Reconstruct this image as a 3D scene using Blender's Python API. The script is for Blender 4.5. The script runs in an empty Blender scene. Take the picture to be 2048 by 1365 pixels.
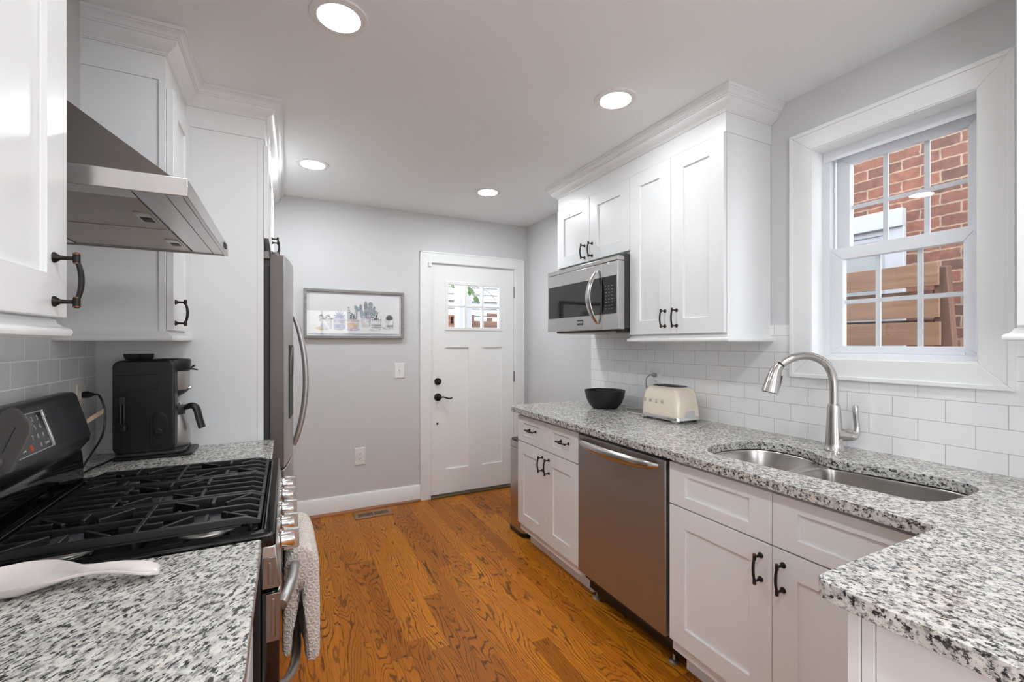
import bpy, bmesh, math, random
from mathutils import Vector, Matrix
from math import pi, sin, cos, radians as R
random.seed(7)
S = bpy.context.scene
C = S.collection

# ------------------------------------------------------------------ camera
cam_data = bpy.data.cameras.new('camera')
cam_data.sensor_width = 36.0
cam_data.sensor_fit = 'HORIZONTAL'
cam_data.lens = 900.5 * 36.0 / 2048.0
cam_data.shift_y = 4.04 / 2048.0
cam_data.clip_start = 0.02
cam = bpy.data.objects.new('camera', cam_data)
cam.location = (0, 0, 1.3347)
cam.rotation_euler = (R(90), 0, R(-26.62))
C.objects.link(cam)
S.camera = cam

# ------------------------------------------------------------------ world, exposure
world = bpy.data.worlds.new('world')
S.world = world
world.use_nodes = True
wn = world.node_tree.nodes
wl = world.node_tree.links
wn.clear()
wo = wn.new('ShaderNodeOutputWorld')
bg = wn.new('ShaderNodeBackground')
sky = wn.new('ShaderNodeTexSky')
sky.sky_type = 'NISHITA'
sky.sun_disc = False
sky.sun_elevation = R(48)
sky.sun_rotation = R(200)
sky.air_density = 1.0
sky.dust_density = 3.0
mixw = wn.new('ShaderNodeMixRGB')
mixw.inputs[0].default_value = 0.75
mixw.inputs[2].default_value = (0.40, 0.42, 0.45, 1)
hs = wn.new('ShaderNodeHueSaturation')
hs.inputs['Value'].default_value = 0.06
wl.new(sky.outputs[0], hs.inputs['Color'])
wl.new(hs.outputs[0], mixw.inputs[1])
wl.new(mixw.outputs[0], bg.inputs[0])
bg.inputs[1].default_value = 5.3
wl.new(bg.outputs[0], wo.inputs[0])

S.view_settings.view_transform = 'Standard'
S.view_settings.look = 'None'
S.view_settings.exposure = 1.27
S.view_settings.gamma = 1.0
S.view_settings.use_curve_mapping = False
S.cycles.use_denoising = True
S.cycles.max_bounces = 10
S.cycles.diffuse_bounces = 6
S.cycles.glossy_bounces = 5
S.cycles.transparent_max_bounces = 16
S.cycles.sample_clamp_indirect = 8.0
S.cycles.caustics_reflective = False
S.cycles.caustics_refractive = False
LAMP = 57.0          # radiance of the ceiling downlight lenses

# ------------------------------------------------------------------ room numbers
XL, XR, YB, YF, H = -0.69, 2.05, 3.7625, -3.2, 2.44
ZR, ZL = 0.914, 0.888          # worktop heights, sink side and range side

# ------------------------------------------------------------------ materials
def new_mat(name):
    m = bpy.data.materials.new(name)
    m.use_nodes = True
    nt = m.node_tree
    b = nt.nodes['Principled BSDF']
    return m, nt, b

def plain(name, col, rough=0.5, metal=0.0, spec=0.5, coat=0.0, bump=None, emit=None, var=0.0):
    m, nt, b = new_mat(name)
    b.inputs['Base Color'].default_value = (*col, 1)
    b.inputs['Roughness'].default_value = rough
    b.inputs['Metallic'].default_value = metal
    b.inputs['Specular IOR Level'].default_value = spec
    b.inputs['Coat Weight'].default_value = coat
    b.inputs['Coat Roughness'].default_value = 0.05
    if emit:
        b.inputs['Emission Color'].default_value = (*emit[0], 1)
        b.inputs['Emission Strength'].default_value = emit[1]
    n = nt.nodes.new('ShaderNodeTexNoise')
    tc = nt.nodes.new('ShaderNodeTexCoord')
    nt.links.new(tc.outputs['Object'], n.inputs['Vector'])
    n.inputs['Scale'].default_value = bump[0] if bump else 30
    n.inputs['Detail'].default_value = 3
    if bump:
        bp = nt.nodes.new('ShaderNodeBump')
        bp.inputs['Strength'].default_value = bump[1]
        bp.inputs['Distance'].default_value = bump[2] if len(bump) > 2 else 0.002
        nt.links.new(n.outputs[0], bp.inputs['Height'])
        nt.links.new(bp.outputs[0], b.inputs['Normal'])
    if var:
        rp = nt.nodes.new('ShaderNodeValToRGB')
        rp.color_ramp.elements[0].position = 0.3
        rp.color_ramp.elements[1].position = 0.7
        rp.color_ramp.elements[0].color = (*[c * (1 - var) for c in col], 1)
        rp.color_ramp.elements[1].color = (*[min(1, c * (1 + var)) for c in col], 1)
        nt.links.new(n.outputs[0], rp.inputs[0])
        nt.links.new(rp.outputs[0], b.inputs['Base Color'])
    return m

def brushed(name, col, rough, axis, strength=0.012):
    """metal with fine brush lines running along one world axis (0 x, 1 y, 2 z)"""
    m, nt, b = new_mat(name)
    N, L = nt.nodes, nt.links
    b.inputs['Metallic'].default_value = 1.0
    g = N.new('ShaderNodeNewGeometry')
    mp = N.new('ShaderNodeMapping')
    sc = [420, 420, 420]
    sc[axis] = 6
    mp.inputs['Scale'].default_value = sc
    L.new(g.outputs['Position'], mp.inputs[0])
    n = N.new('ShaderNodeTexNoise')
    n.inputs['Scale'].default_value = 1.0
    n.inputs['Detail'].default_value = 2
    L.new(mp.outputs[0], n.inputs['Vector'])
    mr = N.new('ShaderNodeMapRange')
    mr.inputs['To Min'].default_value = rough * 0.9
    mr.inputs['To Max'].default_value = rough * 1.1
    L.new(n.outputs[0], mr.inputs[0])
    L.new(mr.outputs[0], b.inputs['Roughness'])
    b.inputs['Base Color'].default_value = (*col, 1)
    bp = N.new('ShaderNodeBump')
    bp.inputs['Strength'].default_value = strength
    bp.inputs['Distance'].default_value = 0.0004
    L.new(n.outputs[0], bp.inputs['Height'])
    L.new(bp.outputs[0], b.inputs['Normal'])
    return m

def granite(name, rot, sx=0.70, sy=1.30):
    m, nt, b = new_mat(name)
    N, L = nt.nodes, nt.links
    g = N.new('ShaderNodeNewGeometry')
    mp = N.new('ShaderNodeMapping')
    mr = N.new('ShaderNodeMapping')
    mr.inputs['Rotation'].default_value = (0, 0, -rot)
    L.new(g.outputs['Position'], mr.inputs[0])
    mp.inputs['Scale'].default_value = (sx, sy, 1.0)
    L.new(mr.outputs[0], mp.inputs[0])
    def noise(scale, detail, rough, off):
        a = N.new('ShaderNodeVectorMath'); a.operation = 'ADD'
        a.inputs[1].default_value = (off, off * 1.7, off * 0.3)
        L.new(mp.outputs[0], a.inputs[0])
        n = N.new('ShaderNodeTexNoise')
        n.inputs['Scale'].default_value = scale
        n.inputs['Detail'].default_value = detail
        n.inputs['Roughness'].default_value = rough
        L.new(a.outputs[0], n.inputs['Vector'])
        return n.outputs[0]
    def step(src, lo, hi):
        r = N.new('ShaderNodeMapRange')
        r.interpolation_type = 'SMOOTHSTEP'
        r.inputs['From Min'].default_value = lo
        r.inputs['From Max'].default_value = hi
        L.new(src, r.inputs[0])
        return r.outputs[0]
    def mix(fac, c1, c2):
        x = N.new('ShaderNodeMixRGB')
        L.new(fac, x.inputs[0])
        for i, c in ((1, c1), (2, c2)):
            if isinstance(c, tuple): x.inputs[i].default_value = (*c, 1)
            else: L.new(c, x.inputs[i])
        return x.outputs[0]
    base = mix(step(noise(42, 4, 0.65, 3.1), 0.36, 0.66), (0.72, 0.715, 0.675), (0.49, 0.475, 0.445))
    base = mix(step(noise(70, 3, 0.5, 9.7), 0.52, 0.74), base, (0.70, 0.63, 0.54))
    base = mix(step(noise(110, 4, 0.62, 21.3), 0.47, 0.65), base, (0.24, 0.235, 0.23))
    base = mix(step(noise(104, 5, 0.66, 37.9), 0.522, 0.600), base, (0.022, 0.023, 0.026))
    base = mix(step(noise(46, 4, 0.7, 77.1), 0.585, 0.66), base, (0.05, 0.05, 0.052))
    L.new(base, b.inputs['Base Color'])
    b.inputs['Roughness'].default_value = 0.16
    b.inputs['Specular IOR Level'].default_value = 0.5
    return m

def oak():
    m, nt, b = new_mat('oak_floor')
    N, L = nt.nodes, nt.links
    def math_(op, a, c=None, v=None):
        n = N.new('ShaderNodeMath'); n.operation = op
        if isinstance(a, (int, float)): n.inputs[0].default_value = a
        else: L.new(a, n.inputs[0])
        if c is not None:
            if isinstance(c, (int, float)): n.inputs[1].default_value = c
            else: L.new(c, n.inputs[1])
        if v is not None: n.inputs[2].default_value = v
        return n.outputs[0]
    g = N.new('ShaderNodeNewGeometry')
    sp = N.new('ShaderNodeSeparateXYZ'); L.new(g.outputs['Position'], sp.inputs[0])
    W, LEN = 0.083, 0.95
    xs = math_('DIVIDE', math_('ADD', sp.outputs[0], 5.0), W)
    row = math_('FLOOR', xs); fx = math_('FRACT', xs)
    wn1 = N.new('ShaderNodeTexWhiteNoise'); wn1.noise_dimensions = '1D'; L.new(row, wn1.inputs['W'])
    ys = math_('ADD', math_('DIVIDE', math_('ADD', sp.outputs[1], 9.0), LEN), math_('MULTIPLY', wn1.outputs[0], 7.3))
    brd = math_('FLOOR', ys); fy = math_('FRACT', ys)
    idv = math_('ADD', math_('MULTIPLY', row, 17.13), math_('MULTIPLY', brd, 3.71))
    wn2 = N.new('ShaderNodeTexWhiteNoise'); wn2.noise_dimensions = '1D'; L.new(idv, wn2.inputs['W'])
    wn3 = N.new('ShaderNodeTexWhiteNoise'); wn3.noise_dimensions = '1D'; L.new(math_('ADD', idv, 0.37), wn3.inputs['W'])
    rnd, rnd2 = wn2.outputs[0], wn3.outputs[0]
    cb = N.new('ShaderNodeCombineXYZ')
    L.new(math_('ADD', math_('MULTIPLY', sp.outputs[0], 13.0), math_('MULTIPLY', rnd, 60.0)), cb.inputs[0])
    L.new(math_('ADD', math_('MULTIPLY', sp.outputs[1], 2.0), math_('MULTIPLY', rnd2, 40.0)), cb.inputs[1])
    L.new(math_('MULTIPLY', rnd, 11.0), cb.inputs[2])
    n1 = N.new('ShaderNodeTexNoise'); n1.inputs['Scale'].default_value = 0.75; n1.inputs['Detail'].default_value = 2.4
    n1.inputs['Roughness'].default_value = 0.42; n1.inputs['Distortion'].default_value = 0.35
    L.new(cb.outputs[0], n1.inputs['Vector'])
    freq = math_('ADD', math_('MULTIPLY', rnd2, 75.0), 80.0)
    cf = N.new('ShaderNodeCombineXYZ')
    L.new(math_('MULTIPLY', sp.outputs[0], 170.0), cf.inputs[0]); L.new(math_('MULTIPLY', sp.outputs[1], 42.0), cf.inputs[1])
    nf = N.new('ShaderNodeTexNoise'); nf.inputs['Scale'].default_value = 1.0; nf.inputs['Detail'].default_value = 3
    L.new(cf.outputs[0], nf.inputs['Vector'])
    ragged = math_('MULTIPLY', math_('SUBTRACT', nf.outputs[0], 0.5), 2.6)
    wave = math_('SINE', math_('ADD', ragged, math_('ADD', math_('MULTIPLY', n1.outputs[0], freq), math_('MULTIPLY', fx, math_('ADD', math_('MULTIPLY', rnd, 42.0), 4.0)))))
    r1 = N.new('ShaderNodeMapRange'); r1.interpolation_type = 'SMOOTHSTEP'
    r1.inputs['From Min'].default_value = 0.48; r1.inputs['From Max'].default_value = 1.0
    L.new(wave, r1.inputs[0])
    # patchy strength so that some stretches of a board stay clean
    n2 = N.new('ShaderNodeTexNoise'); n2.inputs['Scale'].default_value = 1.3; n2.inputs['Detail'].default_value = 2
    L.new(cb.outputs[0], n2.inputs['Vector'])
    patch = N.new('ShaderNodeMapRange'); patch.inputs['From Min'].default_value = 0.3; patch.inputs['From Max'].default_value = 0.65
    patch.inputs['To Min'].default_value = 0.4
    L.new(n2.outputs[0], patch.inputs[0])
    lines = math_('MULTIPLY', r1.outputs[0], patch.outputs[0])
    # pores
    cp = N.new('ShaderNodeCombineXYZ')
    L.new(math_('MULTIPLY', sp.outputs[0], 420.0), cp.inputs[0]); L.new(math_('MULTIPLY', sp.outputs[1], 14.0), cp.inputs[1]); L.new(math_('MULTIPLY', rnd, 9.0), cp.inputs[2])
    n3 = N.new('ShaderNodeTexNoise'); n3.inputs['Scale'].default_value = 1.0; n3.inputs['Detail'].default_value = 2
    L.new(cp.outputs[0], n3.inputs['Vector'])
    pr = N.new('ShaderNodeMapRange'); pr.inputs['From Min'].default_value = 0.45; pr.inputs['From Max'].default_value = 0.75
    pr.inputs['To Max'].default_value = 0.55
    L.new(n3.outputs[0], pr.inputs[0])
    rp = N.new('ShaderNodeValToRGB')
    e = rp.color_ramp.elements
    e[0].position = 0.0; e[0].color = (0.30, 0.085, 0.004, 1)
    e[1].position = 1.0; e[1].color = (0.64, 0.235, 0.016, 1)
    x = e.new(0.5); x.color = (0.47, 0.150, 0.007, 1)
    L.new(math_('ADD', math_('MULTIPLY', rnd, 0.7), math_('MULTIPLY', n2.outputs[0], 0.35)), rp.inputs[0])
    mx = N.new('ShaderNodeMixRGB'); mx.inputs[2].default_value = (0.075, 0.018, 0.003, 1)
    L.new(math_('MULTIPLY', lines, 0.95), mx.inputs[0]); L.new(rp.outputs[0], mx.inputs[1])
    mx2 = N.new('ShaderNodeMixRGB'); mx2.inputs[2].default_value = (0.14, 0.04, 0.006, 1)
    L.new(pr.outputs[0], mx2.inputs[0]); L.new(mx.outputs[0], mx2.inputs[1])
    # joints
    ed = math_('MINIMUM', fx, math_('SUBTRACT', 1.0, fx))
    ed2 = math_('MULTIPLY', math_('MINIMUM', fy, math_('SUBTRACT', 1.0, fy)), LEN / W)
    jn = math_('LESS_THAN', math_('MINIMUM', ed, ed2), 0.009)
    mx3 = N.new('ShaderNodeMixRGB'); mx3.inputs[2].default_value = (0.14, 0.045, 0.01, 1)
    L.new(math_('MULTIPLY', jn, 0.7), mx3.inputs[0]); L.new(mx2.outputs[0], mx3.inputs[1])
    L.new(mx3.outputs[0], b.inputs['Base Color'])
    b.inputs['Roughness'].default_value = 0.34
    b.inputs['Specular IOR Level'].default_value = 0.18
    bp = N.new('ShaderNodeBump'); bp.inputs['Strength'].default_value = 0.12; bp.inputs['Distance'].default_value = 0.001
    bp.invert = True
    L.new(math_('MAXIMUM', lines, jn), bp.inputs['Height']); L.new(bp.outputs[0], b.inputs['Normal'])
    return m

def bricks(name, u_axis, v_axis, u0, v0, bw, rh, mortar, c1, c2, cm, rough, bump, mottled=False, bias=0.0, smooth=0.1):
    m, nt, b = new_mat(name)
    N, L = nt.nodes, nt.links
    g = N.new('ShaderNodeNewGeometry')
    sp = N.new('ShaderNodeSeparateXYZ'); L.new(g.outputs['Position'], sp.inputs[0])
    def add(o, v):
        n = N.new('ShaderNodeMath'); n.operation = 'ADD'; L.new(o, n.inputs[0]); n.inputs[1].default_value = v
        return n.outputs[0]
    cb = N.new('ShaderNodeCombineXYZ')
    L.new(add(sp.outputs[u_axis], u0), cb.inputs[0]); L.new(add(sp.outputs[v_axis], v0), cb.inputs[1])
    br = N.new('ShaderNodeTexBrick')
    br.offset = 0.5; br.offset_frequency = 2
    br.inputs['Scale'].default_value = 1.0
    br.inputs['Brick Width'].default_value = bw
    br.inputs['Row Height'].default_value = rh
    br.inputs['Mortar Size'].default_value = mortar
    br.inputs['Mortar Smooth'].default_value = smooth
    br.inputs['Bias'].default_value = bias
    br.inputs['Color1'].default_value = (*c1, 1)
    br.inputs['Color2'].default_value = (*c2, 1)
    br.inputs['Mortar'].default_value = (*cm, 1)
    vec = cb.outputs[0]
    if mottled:
        nz = N.new('ShaderNodeTexNoise'); nz.inputs['Scale'].default_value = 26; nz.inputs['Detail'].default_value = 4
        L.new(cb.outputs[0], nz.inputs['Vector'])
        vm = N.new('ShaderNodeVectorMath'); vm.operation = 'SCALE'; vm.inputs['Scale'].default_value = 0.018
        L.new(nz.outputs['Color'], vm.inputs[0])
        va = N.new('ShaderNodeVectorMath'); L.new(cb.outputs[0], va.inputs[0]); L.new(vm.outputs[0], va.inputs[1])
        vec = va.outputs[0]
    L.new(vec, br.inputs['Vector'])
    col = br.outputs['Color']
    if mottled:
        n2 = N.new('ShaderNodeTexNoise'); n2.inputs['Scale'].default_value = 20; n2.inputs['Detail'].default_value = 8; n2.inputs['Roughness'].default_value = 0.7
        L.new(cb.outputs[0], n2.inputs['Vector'])
        rp = N.new('ShaderNodeValToRGB'); rp.color_ramp.elements[0].color = (0.45, 0.45, 0.47, 1); rp.color_ramp.elements[1].color = (1.35, 1.25, 1.2, 1)
        rp.color_ramp.elements[0].position = 0.3; rp.color_ramp.elements[1].position = 0.7
        L.new(n2.outputs[0], rp.inputs[0])
        mu = N.new('ShaderNodeMixRGB'); mu.blend_type = 'MULTIPLY'; mu.inputs[0].default_value = 0.8
        L.new(col, mu.inputs[1]); L.new(rp.outputs[0], mu.inputs[2])
        col = mu.outputs[0]
    L.new(col, b.inputs['Base Color'])
    b.inputs['Roughness'].default_value = rough
    bp = N.new('ShaderNodeBump'); bp.inputs['Strength'].default_value = bump; bp.inputs['Distance'].default_value = 0.002
    bp.invert = True
    L.new(br.outputs['Fac'], bp.inputs['Height']); L.new(bp.outputs[0], b.inputs['Normal'])
    return m

def thin_glass(name, tint=(1, 1, 1)):
    m = bpy.data.materials.new(name)
    m.use_nodes = True
    nt = m.node_tree
    N, L = nt.nodes, nt.links
    N.clear()
    o = N.new('ShaderNodeOutputMaterial')
    t = N.new('ShaderNodeBsdfTransparent'); t.inputs[0].default_value = (*tint, 1)
    gl = N.new('ShaderNodeBsdfGlossy'); gl.inputs['Roughness'].default_value = 0.0
    lw = N.new('ShaderNodeLayerWeight'); lw.inputs['Blend'].default_value = 0.5
    pw = N.new('ShaderNodeMath'); pw.operation = 'POWER'; pw.inputs[1].default_value = 5.0
    L.new(lw.outputs['Facing'], pw.inputs[0])
    fr = N.new('ShaderNodeMath'); fr.operation = 'MULTIPLY_ADD'; fr.inputs[1].default_value = 0.9; fr.inputs[2].default_value = 0.035
    L.new(pw.outputs[0], fr.inputs[0])
    mx = N.new('ShaderNodeMixShader')
    L.new(fr.outputs[0], mx.inputs[0]); L.new(t.outputs[0], mx.inputs[1]); L.new(gl.outputs[0], mx.inputs[2])
    L.new(mx.outputs[0], o.inputs[0])
    return m

def dotted(name, base, dark, scale, rough=0.35, metal=1.0):
    """perforated metal mesh"""
    m, nt, b = new_mat(name)
    N, L = nt.nodes, nt.links
    g = N.new('ShaderNodeNewGeometry')
    mp = N.new('ShaderNodeMapping'); mp.inputs['Rotation'].default_value = (0, 0, R(45)); mp.inputs['Scale'].default_value = (scale, scale, scale)
    L.new(g.outputs['Position'], mp.inputs[0])
    ch = N.new('ShaderNodeTexVoronoi'); ch.inputs['Randomness'].default_value = 0.0; ch.inputs['Scale'].default_value = 1.0
    ch.voronoi_dimensions = '2D'
    L.new(mp.outputs[0], ch.inputs['Vector'])
    r = N.new('ShaderNodeMapRange'); r.inputs['From Min'].default_value = 0.3; r.inputs['From Max'].default_value = 0.36
    L.new(ch.outputs['Distance'], r.inputs[0])
    mx = N.new('ShaderNodeMixRGB'); mx.inputs[1].default_value = (*dark, 1); mx.inputs[2].default_value = (*base, 1)
    L.new(r.outputs[0], mx.inputs[0]); L.new(mx.outputs[0], b.inputs['Base Color'])
    b.inputs['Metallic'].default_value = metal; b.inputs['Roughness'].default_value = rough
    return m

def woodgrain(name, c1, c2, axis=1, scale=1.0, rough=0.6):
    m, nt, b = new_mat(name)
    N, L = nt.nodes, nt.links
    g = N.new('ShaderNodeNewGeometry')
    mp = N.new('ShaderNodeMapping')
    sc = [26 * scale] * 3; sc[axis] = 1.6 * scale
    mp.inputs['Scale'].default_value = sc
    L.new(g.outputs['Position'], mp.inputs[0])
    n = N.new('ShaderNodeTexNoise'); n.inputs['Detail'].default_value = 5; n.inputs['Scale'].default_value = 1.0; n.inputs['Distortion'].default_value = 0.6
    L.new(mp.outputs[0], n.inputs['Vector'])
    rp = N.new('ShaderNodeValToRGB'); rp.color_ramp.elements[0].position = 0.32; rp.color_ramp.elements[1].position = 0.68
    rp.color_ramp.elements[0].color = (*c1, 1); rp.color_ramp.elements[1].color = (*c2, 1)
    L.new(n.outputs[0], rp.inputs[0]); L.new(rp.outputs[0], b.inputs['Base Color'])
    b.inputs['Roughness'].default_value = rough
    return m

M = {}
M['cab'] = plain('white_cabinet_paint', (0.805, 0.815, 0.815), 0.33, bump=(90, 0.03, 0.0006))
M['trim'] = plain('white_trim_paint', (0.84, 0.85, 0.845), 0.38, bump=(60, 0.03, 0.0006))
M['wall'] = plain('grey_wall_paint', (0.65, 0.652, 0.658), 0.75, bump=(220, 0.06, 0.001))
M['ceil'] = plain('grey_ceiling_paint', (0.86, 0.885, 0.89), 0.9, bump=(200, 0.05, 0.001))
M['door'] = plain('white_door_paint', (0.87, 0.88, 0.87), 0.4, bump=(60, 0.03, 0.0006))
M['vinyl'] = plain('white_vinyl', (0.78, 0.80, 0.83), 0.3)
M['grid'] = plain('white_glazing_grid', (0.74, 0.78, 0.82), 0.4)
M['tileR'] = bricks('white_subway_tile', 1, 2, -0.722 + 0.153 * 30, -0.982 + 0.0775 * 20, 0.153, 0.0775, 0.0011, (0.87, 0.87, 0.87), (0.85, 0.85, 0.855), (0.50, 0.49, 0.48), 0.12, 0.35)
M['tileL'] = bricks('subway_tile_toned_for_shade', 1, 2, -1.964 + 0.153 * 40, -1.205 + 0.0765 * 20, 0.153, 0.0765, 0.0018, (0.70, 0.70, 0.695), (0.66, 0.66, 0.66), (0.93, 0.92, 0.90), 0.12, 0.2)  # same white tile, greyed so its colour carries the shade on this side
M['granite'] = granite('speckled_granite', R(-80), 0.95, 1.15)
M['graniteL'] = granite('speckled_granite_range', R(53), 0.72, 1.30)
M['oak'] = oak()
M['steelH'] = plain('satin_steel', (0.56, 0.55, 0.54), 0.27, 1.0)
M['steelX'] = brushed('brushed_steel_deep', (0.50, 0.48, 0.465), 0.24, 0)
M['steelV'] = brushed('brushed_steel_upright', (0.50, 0.49, 0.48), 0.38, 2)
M['sink'] = brushed('brushed_sink_steel', (0.50, 0.475, 0.45), 0.25, 1, 0.05)
M['nickel'] = plain('brushed_nickel', (0.55, 0.535, 0.515), 0.22, 1.0)
M['chrome'] = plain('polished_chrome', (0.74, 0.74, 0.735), 0.12, 1.0)
M['fridge_side'] = plain('grey_fridge_side', (0.26, 0.25, 0.245), 0.45, 0.3)
M['fridge_edge'] = plain('taupe_fridge_door_edge', (0.145, 0.125, 0.118), 0.35, 0.5)
M['gasket'] = plain('dark_rubber_gasket', (0.05, 0.05, 0.05), 0.6)
M['blackgloss'] = plain('black_gloss_enamel', (0.003, 0.003, 0.0035), 0.07)
M['iron'] = plain('black_cast_iron', (0.0065, 0.006, 0.0055), 0.42, bump=(400, 0.25, 0.0006))
M['cap'] = plain('black_burner_cap', (0.035, 0.036, 0.042), 0.32)
M['alu'] = plain('cast_aluminium', (0.55, 0.53, 0.50), 0.35, 0.9)
M['blackglass'] = plain('black_oven_glass', (0.004, 0.004, 0.005), 0.03, coat=0.4)
M['blackplastic'] = plain('satin_black_plastic', (0.0045, 0.0045, 0.006), 0.36)
M['darkplastic'] = plain('dark_grey_plastic', (0.022, 0.022, 0.026), 0.45)
M['dwsteel'] = brushed('dishwasher_steel', (0.43, 0.42, 0.415), 0.46, 2)
M['steelcap'] = plain('brown_steel_cap', (0.26, 0.225, 0.21), 0.3, 1.0)
M['darkmetal'] = plain('dark_painted_metal', (0.035, 0.035, 0.038), 0.4)
M['slate'] = plain('dark_stainless_panel', (0.030, 0.031, 0.035), 0.32, 0.5)
M['bronze'] = plain('oil_rubbed_bronze', (0.018, 0.016, 0.015), 0.36, 0.6)
M['copper'] = plain('rubbed_copper_edge', (0.30, 0.11, 0.05), 0.35, 0.9)
M['bowl'] = plain('matte_black_ceramic', (0.008, 0.008, 0.0085), 0.5, bump=(300, 0.1, 0.0005))
M['cream'] = plain('cream_enamel', (0.80, 0.72, 0.59), 0.12, coat=0.5)
M['toasttop'] = plain('dark_blue_steel_top', (0.03, 0.035, 0.06), 0.25, 0.5)
M['ceramic'] = plain('white_ceramic', (0.80, 0.74, 0.71), 0.14, coat=0.3)
M['greyplastic'] = plain('grey_silicone', (0.11, 0.105, 0.10), 0.5)
M['plate'] = plain('white_switch_plastic', (0.82, 0.82, 0.80), 0.35)
M['almond'] = plain('almond_plate_plastic', (0.70, 0.64, 0.54), 0.4)
M['slot'] = plain('dark_slot', (0.02, 0.02, 0.02), 0.6)
M['white_ink'] = plain('white_marking', (0.55, 0.56, 0.56), 0.5)
M['red_ink'] = plain('red_marking', (0.55, 0.07, 0.03), 0.5)
M['greycord'] = plain('grey_cord_rubber', (0.30, 0.30, 0.30), 0.5)
M['whitecord'] = plain('pale_cord_rubber', (0.62, 0.61, 0.58), 0.45)
M['tag'] = plain('tan_paper_tag', (0.62, 0.47, 0.34), 0.7)
M['frame'] = woodgrain('grey_washed_wood', (0.21, 0.205, 0.195), (0.30, 0.29, 0.275), 0, 2.0)
M['paper'] = plain('white_art_paper', (0.84, 0.845, 0.85), 0.8)
M['mat'] = plain('white_mat_board', (0.80, 0.80, 0.82), 0.8)
for k_, f_ in (('lens_back', 1.35), ('lens_hood', 0.95), ('lens_cab', 0.62), ('lens_view', 1.05)): M[k_] = plain('lit_lamp_' + k_, (0.9, 0.9, 0.9), 0.5, emit=((0.955, 0.99, 1.02), LAMP * f_))
M['lamptrim'] = plain('white_lamp_trim', (0.80, 0.80, 0.80), 0.5)
M['glass'] = thin_glass('window_glass')
M['picglass'] = thin_glass('picture_glass')
M['vent'] = woodgrain('bronze_register', (0.24, 0.125, 0.06), (0.33, 0.18, 0.09), 0, 3.0, 0.45)
M['threshold'] = plain('bronze_threshold', (0.13, 0.10, 0.05), 0.45, 0.4)
M['shoe'] = woodgrain('oak_shoe', (0.20, 0.065, 0.018), (0.34, 0.12, 0.032), 0, 1.0, 0.35)
M['filter'] = dotted('hood_filter_mesh', (0.50, 0.44, 0.385), (0.11, 0.09, 0.075), 300)
M['canister'] = brushed('canister_steel', (0.52, 0.50, 0.485), 0.25, 1)
M['brick'] = bricks('old_red_brick', 1, 2, 10.0, 10.0 - 0.013, 0.205, 0.0728, 0.006, (0.225, 0.098, 0.066), (0.115, 0.064, 0.049), (0.30, 0.225, 0.16), 0.9, 0.6, True, smooth=0.25)
M['pier'] = bricks('brick_pier', 0, 2, 10.0, 10.0, 0.205, 0.0728, 0.0075, (0.22, 0.085, 0.052), (0.17, 0.07, 0.046), (0.26, 0.20, 0.15), 0.9, 0.5, True)
M['fence'] = woodgrain('weathered_board', (0.20, 0.112, 0.066), (0.28, 0.172, 0.108), 1, 1.0, 0.8)
M['fencedark'] = woodgrain('dark_weathered_board', (0.09, 0.05, 0.034), (0.16, 0.09, 0.06), 2, 1.0, 0.8)
M['fencex'] = woodgrain('brown_fence_board', (0.10, 0.052, 0.035), (0.17, 0.098, 0.066), 0, 1.0, 0.8)
M['siding'] = plain('white_siding', (0.40, 0.42, 0.44), 0.6)
M['column'] = plain('white_porch_paint', (0.47, 0.485, 0.50), 0.5)
M['screen'] = plain('window_screen', (0.30, 0.32, 0.32), 0.7)
M['leaf'] = plain('green_leaf', (0.07, 0.15, 0.035), 0.5, var=0.35)
M['twig'] = plain('brown_twig', (0.14, 0.10, 0.075), 0.8)
M['ground'] = plain('concrete_yard', (0.36, 0.35, 0.33), 0.9, bump=(20, 0.3, 0.01), var=0.15)
M['badge'] = plain('dark_badge', (0.05, 0.05, 0.055), 0.3, 0.6)
M['display'] = plain('black_touch_glass', (0.005, 0.005, 0.006), 0.08)

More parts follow.
